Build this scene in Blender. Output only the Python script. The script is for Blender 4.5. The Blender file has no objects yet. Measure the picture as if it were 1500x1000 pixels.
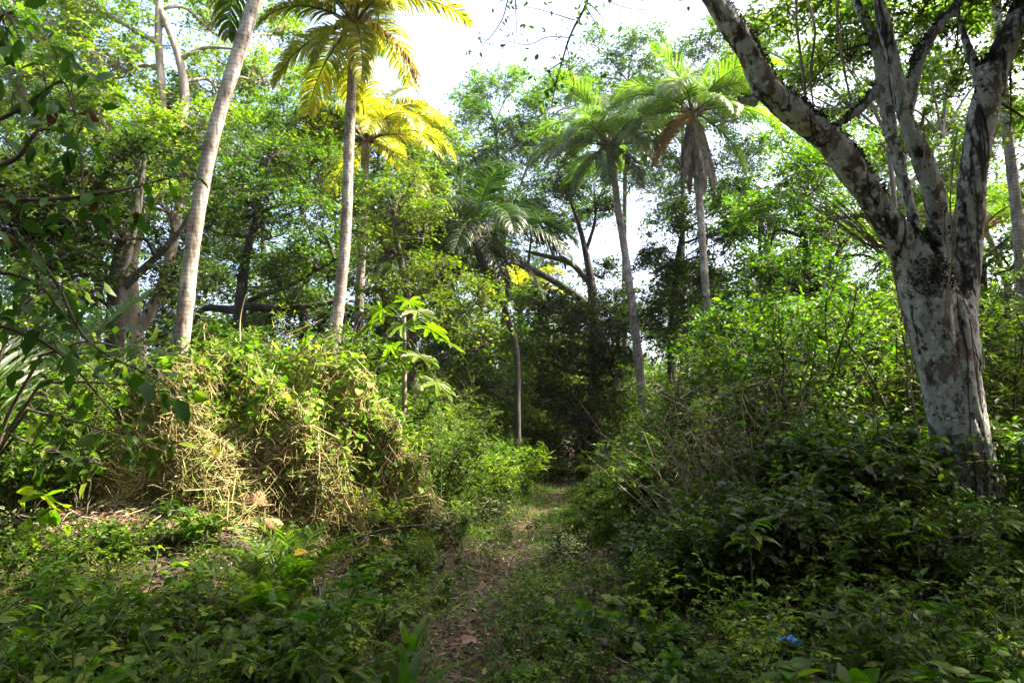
import bpy, math, random
import numpy as np
from mathutils import Vector, noise as mnoise

rng = np.random.default_rng(11)
random.seed(11)
R = math.radians
PI = math.pi
sc = bpy.context.scene
COL = sc.collection

# ------------------------------------------------------------------ camera
CAMZ = 1.6
TILT = math.atan(0.12)
cd = bpy.data.cameras.new('camera')
cam = bpy.data.objects.new('camera', cd)
COL.objects.link(cam)
cd.lens = 24.0
cd.sensor_width = 36.0
cd.clip_start = 0.05
cd.clip_end = 3000
cam.location = (0, 0, CAMZ)
cam.rotation_euler = (PI / 2 + TILT, 0, 0)
sc.camera = cam


def at(px, py, Y):
    a = (px - 750) / 1000.0
    b = (500 - py) / 1000.0
    ct, st = math.cos(TILT), math.sin(TILT)
    y = ct - b * st
    z = st + b * ct
    s = Y / y
    return np.array([a * s, Y, CAMZ + z * s])


def stem_r(px, w, Y):
    """radius of an upright stem that measures w photo pixels across at column px"""
    return w / 2000 * Y * math.cos(math.atan((px - 750) / 1000.0))


# ------------------------------------------------------------------ terrain height
def sstep(a, b, x):
    t = np.clip((np.asarray(x, float) - a) / (b - a), 0, 1)
    return t * t * (3 - 2 * t)


_py = np.array([-6, 2.0, 4.3, 5.9, 7.3, 9.4, 11.4, 13.9, 18.8, 26, 60])
_px = np.array([-.9, -.6, -.43, -.35, -.15, .15, .15, .75, 1.45, 1.9, 3.0])


def path_x(y):
    return np.interp(y, _py, _px)


def hgt(x, y):
    x = np.asarray(x, float)
    y = np.asarray(y, float)
    d = x - path_x(y)
    h = 0.72 * sstep(-0.9, -2.8, d) * sstep(3.6, 7.4, y)
    h = h + 0.30 * sstep(1.4, 3.2, d) * sstep(4.0, 8.0, y)
    h = h + 1.05 * np.exp(-((x + 2.9) / 1.7) ** 2 - ((y - 8.7) / 1.1) ** 2)
    h = h + 0.05 * np.sin(x * 1.7 + 0.6) * np.sin(y * 1.3) + 0.02 * np.sin(x * 5.1 + y * 2.2) + 0.015 * np.sin(y * 6.3 - x * 3.0)
    h = h - 0.06 * np.exp(-(d / 0.35) ** 2)
    return h


# ------------------------------------------------------------------ mesh builder
class MB:
    def __init__(self):
        self.v = []
        self.f = []      # (k-gon arrays)
        self.n = 0

    def add(self, V, F, mat=0):
        V = np.asarray(V, float).reshape(-1, 3)
        F = np.asarray(F, np.int64)
        self.v.append(V)
        self.f.append((F + self.n, mat))
        self.n += len(V)

    def build(self, name, mats, parent=None, smooth=False, origin=None):
        me = bpy.data.meshes.new(name)
        V = np.concatenate(self.v) if self.v else np.zeros((0, 3))
        if origin is not None:
            V = V - np.asarray(origin)
        me.vertices.add(len(V))
        me.vertices.foreach_set('co', V.astype(np.float32).ravel())
        li, st, tot, mi = [], [], [], []
        off = 0
        for F, m in self.f:
            k = F.shape[1]
            li.append(F.ravel())
            st.append(off + np.arange(len(F)) * k)
            tot.append(np.full(len(F), k))
            mi.append(np.full(len(F), m))
            off += F.size
        li = np.concatenate(li)
        me.loops.add(len(li))
        me.loops.foreach_set('vertex_index', li.astype(np.int32))
        st = np.concatenate(st)
        me.polygons.add(len(st))
        me.polygons.foreach_set('loop_start', st.astype(np.int32))
        me.polygons.foreach_set('material_index', np.concatenate(mi).astype(np.int32))
        me.polygons.foreach_set('use_smooth', np.full(len(st), smooth))
        me.update(calc_edges=True)
        if not isinstance(mats, (list, tuple)):
            mats = [mats]
        for m in mats:
            me.materials.append(m)
        o = bpy.data.objects.new(name, me)
        COL.objects.link(o)
        if parent is not None:
            o.parent = parent
        return o


def nrm(v):
    return v / np.maximum(np.linalg.norm(v, axis=-1, keepdims=True), 1e-9)


# leaf templates: (u along, v across, w up), triangles
T_DIA = (np.array([[0, 0, 0], [.45, .27, .06], [1, 0, -.05], [.45, -.27, .06]]), np.array([[0, 2, 1], [0, 3, 2]]))
T_OVAL = (np.array([[0, 0, 0], [.4, 0, -.02], [.75, 0, -.07], [1, 0, -.2],
                    [.32, .24, .05], [.7, .17, -.02], [.32, -.24, .05], [.7, -.17, -.02]]),
          np.array([[0, 1, 4], [1, 5, 4], [1, 2, 5], [2, 3, 5], [0, 6, 1], [1, 6, 7], [1, 7, 2], [2, 7, 3]]))
T_HEART = (np.array([[.1, 0, 0], [.45, 0, -.02], [.8, 0, -.06], [1.05, 0, -.16],
                     [0, .25, .03], [.35, .40, .05], [.75, .22, -.02], [0, -.25, .03], [.35, -.40, .05], [.75, -.22, -.02]]),
           np.array([[0, 5, 4], [0, 1, 5], [1, 6, 5], [1, 2, 6], [2, 3, 6],
                     [0, 7, 8], [0, 8, 1], [1, 8, 9], [1, 9, 2], [2, 9, 3]]))
T_LANCE = (T_OVAL[0] * np.array([1, .55, 1.2]), T_OVAL[1])
T_BLADE = (np.array([[0, .03, 0], [0, -.03, 0], [.35, .035, .0], [.35, -.035, .0], [.7, .025, -.08], [.7, -.025, -.08], [1, 0, -.25]]),
           np.array([[0, 1, 3], [0, 3, 2], [2, 3, 5], [2, 5, 4], [4, 5, 6]]))


def add_leaves(mb, P, D, N, S, tmpl, mat=0, wj=0.15):
    """P positions, D direction, N approx normal, S sizes"""
    n = len(P)
    if n == 0:
        return
    D = nrm(D)
    W = nrm(np.cross(D, N))
    U = np.cross(W, D)
    T, F = tmpl
    S = np.asarray(S)[:, None]
    wv = (1 + wj * rng.standard_normal((n, 1)))
    V = (P[:, None, :] + (S * T[None, :, 0])[..., None] * D[:, None, :]
         + (S * wv * T[None, :, 1])[..., None] * W[:, None, :]
         + (S * T[None, :, 2])[..., None] * U[:, None, :])
    k = len(T)
    Fa = F[None] + (np.arange(n) * k)[:, None, None]
    mb.add(V.reshape(-1, 3), Fa.reshape(-1, 3), mat)


def tubes(mb, P, Rr, k=4, mat=0):
    """P (n,m,3), Rr (n,m): batch of tubes"""
    P = np.asarray(P, float)
    Rr = np.asarray(Rr, float)
    n, m, _ = P.shape
    T = np.empty_like(P)
    T[:, 1:-1] = P[:, 2:] - P[:, :-2]
    T[:, 0] = P[:, 1] - P[:, 0]
    T[:, -1] = P[:, -1] - P[:, -2]
    T = nrm(T)
    mean = nrm(P[:, -1] - P[:, 0] + 1e-6)
    ref = np.where(np.abs(mean[:, 2:3]) > .8, np.array([[1.0, 0.13, 0]]), np.array([[0.05, 0.0, 1.0]]))
    A = nrm(np.cross(T, ref[:, None, :]))
    B = np.cross(T, A)
    ang = np.arange(k) * 2 * PI / k
    V = P[:, :, None, :] + Rr[:, :, None, None] * (np.cos(ang)[None, None, :, None] * A[:, :, None, :] + np.sin(ang)[None, None, :, None] * B[:, :, None, :])
    idx = np.arange(n * m * k).reshape(n, m, k)
    a = idx[:, :-1, :]
    b = idx[:, 1:, :]
    F = np.stack([a, np.roll(a, -1, 2), np.roll(b, -1, 2), b], -1).reshape(-1, 4)
    mb.add(V.reshape(-1, 3), F, mat)


def spline(pts, n):
    """Catmull-Rom through points of any dimension"""
    p = np.asarray(pts, float)
    p = np.vstack([2 * p[0] - p[1], p, 2 * p[-1] - p[-2]])
    segs = len(p) - 3
    out = []
    for t in np.linspace(0, segs - 1e-6, n):
        i = int(t)
        u = t - i
        a, b, c, d = p[i:i + 4]
        out.append(.5 * (2 * b + (c - a) * u + (2 * a - 5 * b + 4 * c - d) * u * u + (3 * b - a - 3 * c + d) * u ** 3))
    return np.array(out)


def tube1(mb, pts, rad, n=24, k=10, wob=0.0, mat=0):
    q = spline(np.hstack([np.asarray(pts, float), np.asarray(rad, float)[:, None]]), n)
    P = q[:, :3]
    r = np.maximum(q[:, 3], .0015)
    if wob:
        r = r * (1 + wob * np.sin(np.arange(n) * 1.7) * rng.random(n))
    tubes(mb, P[None], r[None], k, mat)
    return P


# ------------------------------------------------------------------ object bookkeeping
def tag(o, label=None, cat=None, group=None, kind=None):
    if label: o['label'] = label
    if cat: o['category'] = cat
    if group: o['group'] = group
    if kind: o['kind'] = kind
    return o


def thing(name, loc, label, cat, group=None, rz=0.0):
    o = bpy.data.objects.new(name, None)
    o.empty_display_size = .2
    COL.objects.link(o)
    o.location = tuple(float(c) for c in loc)
    o.rotation_euler = (0, 0, rz)
    return tag(o, label, cat, group)


def copy_thing(root, loc, rz=0.0, scale=1.0, label=None, group=None):
    r = root.copy()
    COL.objects.link(r)
    r.location = tuple(float(c) for c in loc)
    r.rotation_euler = (0, 0, rz)
    r.scale = (scale,) * 3 if not hasattr(scale, '__len__') else scale
    if label: r['label'] = label
    if group: r['group'] = group
    for ch in root.children:
        c = ch.copy()
        COL.objects.link(c)
        c.parent = r
    return r


# ------------------------------------------------------------------ materials
def newmat(name):
    m = bpy.data.materials.new(name)
    m.use_nodes = True
    nt = m.node_tree
    for n in list(nt.nodes):
        nt.nodes.remove(n)
    out = nt.nodes.new('ShaderNodeOutputMaterial')
    return m, nt, out


def ramp(nt, stops, inp, interp='LINEAR'):
    r = nt.nodes.new('ShaderNodeValToRGB')
    r.color_ramp.interpolation = interp
    el = r.color_ramp.elements
    while len(el) < len(stops):
        el.new(.5)
    for e, (p, c) in zip(el, stops):
        e.position = p
        e.color = (*c, 1) if len(c) == 3 else c
    nt.links.new(inp, r.inputs[0])
    return r.outputs[0]


def leafmat(name, stops, trans=(.9, 1.25, .35), tmix=.42, rough=.48, spec=.24, obj_var=.35):
    m, nt, out = newmat(name)
    N = nt.nodes
    L = nt.links
    g = N.new('ShaderNodeNewGeometry')
    col = ramp(nt, stops, g.outputs['Random Per Island'])
    oi = N.new('ShaderNodeObjectInfo')
    mr = N.new('ShaderNodeMapRange')
    mr.inputs['To Min'].default_value = 1 - obj_var
    mr.inputs['To Max'].default_value = 1 + obj_var
    L.new(oi.outputs['Random'], mr.inputs['Value'])
    tc = N.new('ShaderNodeTexCoord')
    nz = N.new('ShaderNodeTexNoise')
    nz.inputs['Scale'].default_value = 1.1
    L.new(tc.outputs['Object'], nz.inputs['Vector'])
    mr2 = N.new('ShaderNodeMapRange')
    mr2.inputs['From Min'].default_value = .3
    mr2.inputs['From Max'].default_value = .7
    mr2.inputs['To Min'].default_value = .72
    mr2.inputs['To Max'].default_value = 1.28
    L.new(nz.outputs['Fac'], mr2.inputs['Value'])
    mu = N.new('ShaderNodeMath')
    mu.operation = 'MULTIPLY'
    L.new(mr.outputs[0], mu.inputs[0])
    L.new(mr2.outputs[0], mu.inputs[1])
    vm = N.new('ShaderNodeVectorMath')
    vm.operation = 'SCALE'
    L.new(col, vm.inputs[0])
    L.new(mu.outputs[0], vm.inputs['Scale'])
    pb = N.new('ShaderNodeBsdfPrincipled')
    pb.inputs['Roughness'].default_value = rough
    pb.inputs['Specular IOR Level'].default_value = spec
    L.new(vm.outputs[0], pb.inputs['Base Color'])
    v2 = N.new('ShaderNodeVectorMath')
    v2.operation = 'MULTIPLY'
    v2.inputs[1].default_value = tuple(t * 1.55 for t in trans)
    L.new(vm.outputs[0], v2.inputs[0])
    tr = N.new('ShaderNodeBsdfTranslucent')
    L.new(v2.outputs[0], tr.inputs['Color'])
    mx = N.new('ShaderNodeMixShader')
    mx.inputs[0].default_value = tmix
    L.new(pb.outputs[0], mx.inputs[1])
    L.new(tr.outputs[0], mx.inputs[2])
    L.new(mx.outputs[0], out.inputs['Surface'])
    return m


def barkmat(name, c1, c2, c3, scale=6, stretch=.25, bump=.5, rough=.9):
    m, nt, out = newmat(name)
    N = nt.nodes
    L = nt.links
    tc = N.new('ShaderNodeTexCoord')
    mp = N.new('ShaderNodeMapping')
    mp.inputs['Scale'].default_value = (1, 1, stretch)
    L.new(tc.outputs['Object'], mp.inputs['Vector'])
    nz = N.new('ShaderNodeTexNoise')
    nz.inputs['Scale'].default_value = scale
    nz.inputs['Detail'].default_value = 8
    nz.inputs['Roughness'].default_value = .65
    L.new(mp.outputs[0], nz.inputs['Vector'])
    col = ramp(nt, [(.32, c1), (.5, c2), (.66, c3)], nz.outputs['Fac'])
    pb = N.new('ShaderNodeBsdfPrincipled')
    pb.inputs['Roughness'].default_value = rough
    L.new(col, pb.inputs['Base Color'])
    bp = N.new('ShaderNodeBump')
    bp.inputs['Strength'].default_value = bump
    bp.inputs['Distance'].default_value = .03
    L.new(nz.outputs['Fac'], bp.inputs['Height'])
    L.new(bp.outputs[0], pb.inputs['Normal'])
    L.new(pb.outputs[0], out.inputs['Surface'])
    return m


G = {}
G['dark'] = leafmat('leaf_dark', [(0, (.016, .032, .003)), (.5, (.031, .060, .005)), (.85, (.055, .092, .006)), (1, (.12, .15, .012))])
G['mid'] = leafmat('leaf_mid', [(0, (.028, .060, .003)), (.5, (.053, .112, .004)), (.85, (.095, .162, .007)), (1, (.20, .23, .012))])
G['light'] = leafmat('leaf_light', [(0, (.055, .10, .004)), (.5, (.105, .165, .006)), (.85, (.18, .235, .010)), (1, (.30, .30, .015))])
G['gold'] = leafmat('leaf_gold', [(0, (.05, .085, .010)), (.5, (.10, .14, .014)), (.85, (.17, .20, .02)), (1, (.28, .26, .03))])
G['vine'] = leafmat('leaf_vine', [(0, (.06, .13, .010)), (.6, (.13, .22, .014)), (.93, (.21, .29, .02)), (1, (.40, .35, .04))], obj_var=.05)
G['herb'] = leafmat('leaf_herb', [(0, (.022, .052, .005)), (.3, (.036, .085, .007)), (.7, (.062, .118, .008)), (.93, (.105, .165, .012)), (.97, (.15, .17, .02)), (1, (.12, .085, .02))], rough=.46, spec=.22)
G['maroon'] = leafmat('leaf_branch', [(0, (.018, .05, .006)), (.6, (.035, .085, .009)), (.93, (.05, .105, .012)), (.95, (.05, .02, .014)), (1, (.075, .03, .02))], tmix=.3, spec=.2, rough=.5)
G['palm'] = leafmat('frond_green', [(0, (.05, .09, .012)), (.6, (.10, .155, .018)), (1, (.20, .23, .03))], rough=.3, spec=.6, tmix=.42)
G['palmdark'] = leafmat('frond_shaded_green', [(0, (.012, .03, .006)), (.6, (.022, .046, .008)), (1, (.05, .08, .012))], rough=.4, spec=.35, tmix=.35)  # darkened copy of the frond green, shade is put into the colour
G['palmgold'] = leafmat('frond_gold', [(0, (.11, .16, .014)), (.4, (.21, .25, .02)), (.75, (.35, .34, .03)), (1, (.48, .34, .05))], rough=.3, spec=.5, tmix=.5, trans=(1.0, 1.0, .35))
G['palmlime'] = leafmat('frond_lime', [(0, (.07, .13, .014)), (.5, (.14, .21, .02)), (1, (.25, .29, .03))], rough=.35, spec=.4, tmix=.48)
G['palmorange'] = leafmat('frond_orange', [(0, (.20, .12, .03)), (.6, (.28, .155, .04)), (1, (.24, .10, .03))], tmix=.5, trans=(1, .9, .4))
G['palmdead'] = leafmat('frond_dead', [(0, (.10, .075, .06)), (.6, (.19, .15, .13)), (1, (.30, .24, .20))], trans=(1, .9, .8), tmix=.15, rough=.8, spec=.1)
G['litter'] = leafmat('leaf_litter', [(0, (.05, .032, .022)), (.4, (.10, .065, .045)), (.75, (.19, .125, .085)), (.93, (.30, .22, .17)), (1, (.40, .30, .1))], trans=(1, .8, .5), tmix=.12, rough=.8, spec=.15)
G['straw'] = leafmat('dry_vine', [(0, (.17, .12, .07)), (.4, (.33, .255, .12)), (.7, (.52, .44, .22)), (.85, (.30, .34, .07)), (1, (.16, .25, .04))], trans=(1, .9, .6), tmix=.08, rough=.7, spec=.2, obj_var=.05)
G['grass'] = leafmat('grass_blade', [(0, (.028, .055, .006)), (.5, (.055, .10, .009)), (.85, (.10, .14, .015)), (1, (.24, .19, .08))])
G['yellow'] = leafmat('yellow_leaf', [(0, (.65, .42, .01)), (1, (.75, .5, .02))], trans=(1, .9, .2), obj_var=.05)
B = {}
B['stem'] = barkmat('stem_bark', (.03, .025, .015), (.07, .055, .035), (.13, .11, .07), 14)
B['green'] = barkmat('green_stem', (.04, .06, .015), (.07, .09, .025), (.12, .13, .05), 14)
B['tree'] = barkmat('tree_bark', (.035, .028, .022), (.09, .075, .06), (.20, .175, .15), 5)
B['pale'] = barkmat('pale_bark', (.12, .09, .07), (.26, .21, .17), (.42, .37, .32), 5)
B['twig'] = barkmat('dry_twig', (.12, .09, .06), (.25, .19, .13), (.38, .31, .23), 20)
B['dark'] = barkmat('dark_bark', (.018, .014, .012), (.04, .032, .028), (.09, .08, .07), 7)
B['husk'] = barkmat('coconut_husk', (.10, .05, .02), (.24, .13, .06), (.36, .22, .11), 18, .5)
B['fibre'] = barkmat('palm_fibre', (.10, .06, .03), (.22, .15, .08), (.36, .26, .14), 25, .3)
B['grey'] = barkmat('weathered_wood', (.10, .09, .08), (.2, .18, .165), (.34, .31, .29), 20, .3)


def palm_bark():
    m, nt, out = newmat('palm_bark')
    N, L = nt.nodes, nt.links
    tc = N.new('ShaderNodeTexCoord')
    nz = N.new('ShaderNodeTexNoise'); nz.inputs['Scale'].default_value = 3.2; nz.inputs['Detail'].default_value = 9; nz.inputs['Roughness'].default_value = .7
    L.new(tc.outputs['Object'], nz.inputs['Vector'])
    col = ramp(nt, [(.3, (.11, .08, .07)), (.44, (.25, .195, .175)), (.56, (.40, .35, .33)), (.7, (.62, .59, .56))], nz.outputs['Fac'])
    wv = N.new('ShaderNodeTexWave'); wv.bands_direction = 'Z'; wv.wave_profile = 'SAW'
    wv.inputs['Scale'].default_value = 5.0; wv.inputs['Distortion'].default_value = 3.2; wv.inputs['Detail'].default_value = 3; wv.inputs['Detail Scale'].default_value = 2
    L.new(tc.outputs['Object'], wv.inputs['Vector'])
    dk = ramp(nt, [(0, (.35, .31, .28)), (.16, (1, 1, 1)), (.8, (.95, .95, .95)), (1, (.6, .57, .54))], wv.outputs['Fac'])
    mx = N.new('ShaderNodeVectorMath'); mx.operation = 'MULTIPLY'
    L.new(col, mx.inputs[0]); L.new(dk, mx.inputs[1])
    n2 = N.new('ShaderNodeTexNoise'); n2.inputs['Scale'].default_value = 22; n2.inputs['Detail'].default_value = 5
    mp = N.new('ShaderNodeMapping'); mp.inputs['Scale'].default_value = (1, 1, .25)
    L.new(tc.outputs['Object'], mp.inputs['Vector']); L.new(mp.outputs[0], n2.inputs['Vector'])
    d2 = ramp(nt, [(.36, (.45, .4, .36)), (.46, (1, 1, 1))], n2.outputs['Fac'])
    m3 = N.new('ShaderNodeVectorMath'); m3.operation = 'MULTIPLY'
    L.new(mx.outputs[0], m3.inputs[0]); L.new(d2, m3.inputs[1])
    pb = N.new('ShaderNodeBsdfPrincipled'); pb.inputs['Roughness'].default_value = .85
    L.new(m3.outputs[0], pb.inputs['Base Color'])
    ad = N.new('ShaderNodeMath'); ad.operation = 'MULTIPLY_ADD'; ad.inputs[1].default_value = .6
    L.new(wv.outputs['Fac'], ad.inputs[0]); L.new(n2.outputs['Fac'], ad.inputs[2])
    bp = N.new('ShaderNodeBump'); bp.inputs['Strength'].default_value = .5; bp.inputs['Distance'].default_value = .02
    L.new(ad.outputs[0], bp.inputs['Height']); L.new(bp.outputs[0], pb.inputs['Normal'])
    L.new(pb.outputs[0], out.inputs['Surface'])
    return m


B['palm'] = palm_bark()


def big_bark():
    m, nt, out = newmat('lichen_bark')
    N, L = nt.nodes, nt.links
    tc = N.new('ShaderNodeTexCoord')

    def noise(s, d=6, r=.6, st=1.0, off=0):
        mp = N.new('ShaderNodeMapping'); mp.inputs['Scale'].default_value = (1, 1, st); mp.inputs['Location'].default_value = (off, off, off)
        L.new(tc.outputs['Object'], mp.inputs['Vector'])
        n = N.new('ShaderNodeTexNoise'); n.inputs['Scale'].default_value = s; n.inputs['Detail'].default_value = d; n.inputs['Roughness'].default_value = r
        L.new(mp.outputs[0], n.inputs['Vector'])
        return n.outputs['Fac']

    def mix(f, a, b):
        x = N.new('ShaderNodeMix'); x.data_type = 'RGBA'
        L.new(f, x.inputs['Factor'])
        for s, i in ((a, 6), (b, 7)):
            if isinstance(s, tuple):
                x.inputs[i].default_value = (*s, 1)
            else:
                L.new(s, x.inputs[i])
        return x.outputs[2]
    base = ramp(nt, [(.3, (.08, .056, .05)), (.5, (.17, .125, .112)), (.7, (.27, .22, .205))], noise(3.5, 8, .7, .4))
    pal = ramp(nt, [(.45, (0, 0, 0)), (.50, (1, 1, 1))], noise(5.5, 9, .70, .6, 3.1))
    c = mix(pal, base, (.50, .495, .50))
    vo = N.new('ShaderNodeTexVoronoi'); vo.inputs['Scale'].default_value = 12; vo.inputs['Randomness'].default_value = 1
    wn = N.new('ShaderNodeTexNoise'); wn.inputs['Scale'].default_value = 7; wn.inputs['Detail'].default_value = 5
    L.new(tc.outputs['Object'], wn.inputs['Vector'])
    va = N.new('ShaderNodeVectorMath'); va.operation = 'MULTIPLY_ADD'; va.inputs[1].default_value = (.16, .16, .16)
    L.new(wn.outputs['Color'], va.inputs[0]); L.new(tc.outputs['Object'], va.inputs[2])
    L.new(va.outputs[0], vo.inputs['Vector'])
    sel = N.new('ShaderNodeMath'); sel.operation = 'LESS_THAN'; sel.inputs[1].default_value = .55
    L.new(vo.outputs['Color'], sel.inputs[0])
    sd = ramp(nt, [(.30, (1, 1, 1)), (.42, (0, 0, 0))], vo.outputs['Distance'])
    ml = N.new('ShaderNodeMath'); ml.operation = 'MULTIPLY'
    L.new(sel.outputs[0], ml.inputs[0]); L.new(sd, ml.inputs[1])
    c = mix(ml.outputs[0], c, (.62, .66, .68))
    dk = ramp(nt, [(.56, (0, 0, 0)), (.60, (1, 1, 1))], noise(8.5, 9, .72, .5, 7.7))
    c = mix(dk, c, (.045, .035, .03))
    gn = N.new('ShaderNodeNewGeometry')
    sx = N.new('ShaderNodeSeparateXYZ'); L.new(gn.outputs['Normal'], sx.inputs[0])
    ma = N.new('ShaderNodeMath'); ma.operation = 'MULTIPLY_ADD'; ma.inputs[1].default_value = .36
    L.new(sx.outputs['Z'], ma.inputs[0]); L.new(noise(6, 7, .7, .8, 4.4), ma.inputs[2])
    mm = ramp(nt, [(.60, (0, 0, 0)), (.66, (1, 1, 1))], ma.outputs[0])
    c = mix(mm, c, (.016, .017, .008))
    # vertical seams
    sm = ramp(nt, [(.484, (0, 0, 0)), (.496, (1, 1, 1)), (.504, (1, 1, 1)), (.516, (0, 0, 0))], noise(2.4, 4, .5, .09, 1.3))
    c = mix(sm, c, (.03, .024, .02))
    sp = ramp(nt, [(.60, (0, 0, 0)), (.66, (1, 1, 1))], noise(38, 4, .6, 1, 2.2))
    c = mix(sp, c, (.08, .065, .055))
    pb = N.new('ShaderNodeBsdfPrincipled'); pb.inputs['Roughness'].default_value = .85
    L.new(c, pb.inputs['Base Color'])
    h = N.new('ShaderNodeMath'); h.operation = 'MULTIPLY_ADD'; h.inputs[1].default_value = -1.0
    L.new(sm, h.inputs[0]); L.new(noise(26, 8, .7, .5), h.inputs[2])
    bp = N.new('ShaderNodeBump'); bp.inputs['Strength'].default_value = .9; bp.inputs['Distance'].default_value = .035
    L.new(h.outputs[0], bp.inputs['Height']); L.new(bp.outputs[0], pb.inputs['Normal'])
    L.new(pb.outputs[0], out.inputs['Surface'])
    return m


B['big'] = big_bark()


def soil(name, c1, c2, c3, s=7):
    m, nt, out = newmat(name)
    N, L = nt.nodes, nt.links
    tc = N.new('ShaderNodeTexCoord')
    a = N.new('ShaderNodeTexNoise'); a.inputs['Scale'].default_value = s; a.inputs['Detail'].default_value = 10; a.inputs['Roughness'].default_value = .75
    L.new(tc.outputs['Object'], a.inputs['Vector'])
    col = ramp(nt, [(.3, c1), (.5, c2), (.7, c3)], a.outputs['Fac'])
    pb = N.new('ShaderNodeBsdfPrincipled'); pb.inputs['Roughness'].default_value = .95; pb.inputs['Specular IOR Level'].default_value = .15
    L.new(col, pb.inputs['Base Color'])
    b = N.new('ShaderNodeTexNoise'); b.inputs['Scale'].default_value = 45; b.inputs['Detail'].default_value = 6
    L.new(tc.outputs['Object'], b.inputs['Vector'])
    bp = N.new('ShaderNodeBump'); bp.inputs['Strength'].default_value = .8; bp.inputs['Distance'].default_value = .02
    L.new(b.outputs['Fac'], bp.inputs['Height']); L.new(bp.outputs[0], pb.inputs['Normal'])
    L.new(pb.outputs[0], out.inputs['Surface'])
    return m


def plain(name, c, rough=.5, spec=.4):
    m, nt, out = newmat(name)
    pb = nt.nodes.new('ShaderNodeBsdfPrincipled')
    pb.inputs['Roughness'].default_value = rough
    pb.inputs['Specular IOR Level'].default_value = spec
    nz = nt.nodes.new('ShaderNodeTexNoise'); nz.inputs['Scale'].default_value = 30
    col = ramp(nt, [(.3, tuple(x * .75 for x in c)), (.7, tuple(min(1, x * 1.2) for x in c))], nz.outputs['Fac'])
    nt.links.new(col, pb.inputs['Base Color'])
    nt.links.new(pb.outputs[0], out.inputs['Surface'])
    return m


# ------------------------------------------------------------------ ground
def grid(name, xs, ys, mat, dz=0.0, kind='structure', hf=hgt):
    X, Yy = np.meshgrid(xs, ys)
    Z = hf(X, Yy) + dz
    V = np.stack([X, Yy, Z], -1).reshape(-1, 3)
    ny, nx = X.shape
    i = np.arange(ny * nx).reshape(ny, nx)
    F = np.stack([i[:-1, :-1], i[:-1, 1:], i[1:, 1:], i[1:, :-1]], -1).reshape(-1, 4)
    mb = MB()
    mb.add(V, F)
    o = mb.build(name, mat, smooth=True)
    tag(o, kind=kind)
    return o


xs = np.concatenate([[-80, -70, -40, -25], np.arange(-16, 16.01, .14), [25, 40, 70, 80]])
ys = np.concatenate([[-26, -20], np.arange(-12, 30.01, .16), [36, 45, 60, 70]])
grid('ground', xs, ys, soil('forest_soil', (.022, .016, .011), (.055, .04, .028), (.11, .082, .06)))
# the trodden path: a strip following the terrain
ny = 260
yy = np.linspace(1.0, 24, ny)
mb = MB()
offs = np.linspace(-1, 1, 13)
V = []
for y in yy:
    wl = .13 + .06 * math.sin(y * 2.1) + .05 * math.sin(y * 5.3) + .03 * math.sin(y * 13)
    wr = .12 + .06 * math.sin(y * 1.6 + 2) + .05 * math.sin(y * 6.1 + 1) + .03 * math.sin(y * 11 + 2)
    wl, wr = wl * (1 if y < 10 else .55), wr * (1 if y < 10 else .55)
    for o_ in offs:
        x = float(path_x(y)) + (o_ * wl if o_ < 0 else o_ * wr)
        V.append((x, y, float(hgt(x, y)) + .004 + .006 * (1 - o_ * o_)))
i = np.arange(ny * 13).reshape(ny, 13)
mb.add(V, np.stack([i[:-1, :-1], i[:-1, 1:], i[1:, 1:], i[1:, :-1]], -1).reshape(-1, 4))
tag(mb.build('path', soil('trodden_earth', (.035, .026, .018), (.085, .064, .047), (.16, .125, .10), 8), smooth=True), kind='structure')


def patch_mask(x, y):
    """bare litter slope on the left, and the path, 1 = bare"""
    d = np.abs(x - path_x(y) - .0)
    p = np.clip(1.15 - d / .18, 0, 1) * (y < 15) * (.62 + .38 * np.sin(y * 2.9 + x * 4))
    q = np.clip(1.5 - np.sqrt(((x + 3.3) / 1.35) ** 2 + ((y - 6.9) / .75) ** 2), 0, 1)
    m = np.clip(1.5 - np.sqrt(((x + 3.0) / 1.9) ** 2 + ((y - 8.1) / 1.0) ** 2), 0, 1)
    r = np.clip(1.3 - np.abs(x - path_x(y) - 1.15) / .25, 0, 1) * (y > 4.5) * (y < 9) * .35
    return np.maximum(np.maximum(p, q), np.maximum(m, r))


# ------------------------------------------------------------------ scattered stuff
def scatter(n, x0, x1, y0, y1, keep):
    # uniform in x, biased to near in y
    P = []
    while len(P) < n:
        m = n
        y = y0 + (y1 - y0) * rng.random(m) ** 1.5
        x = x0 + (x1 - x0) * rng.random(m)
        k = (rng.random(m) < keep(x, y)) & (np.abs(x) < .95 * y + 1.2)
        P.extend(np.stack([x[k], y[k]], 1).tolist())
    P = np.array(P[:n])
    return P[:, 0], P[:, 1]


def flat_leaves(name, n, area, keep, size, mat, zmin, zmax, tmpl, tilt=.6):
    x, y = scatter(n, *area, keep)
    z = hgt(x, y) + zmin + (zmax - zmin) * rng.random(n) ** 1.6
    D = rng.standard_normal((n, 3)); D[:, 2] *= .35
    Nn = np.stack([rng.standard_normal(n) * tilt, rng.standard_normal(n) * tilt - .1, np.ones(n)], 1)
    mb = MB()
    add_leaves(mb, np.stack([x, y, z], 1), D, Nn, size * (.6 + .8 * rng.random(n)), tmpl)
    return mb.build(name, mat)


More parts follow.
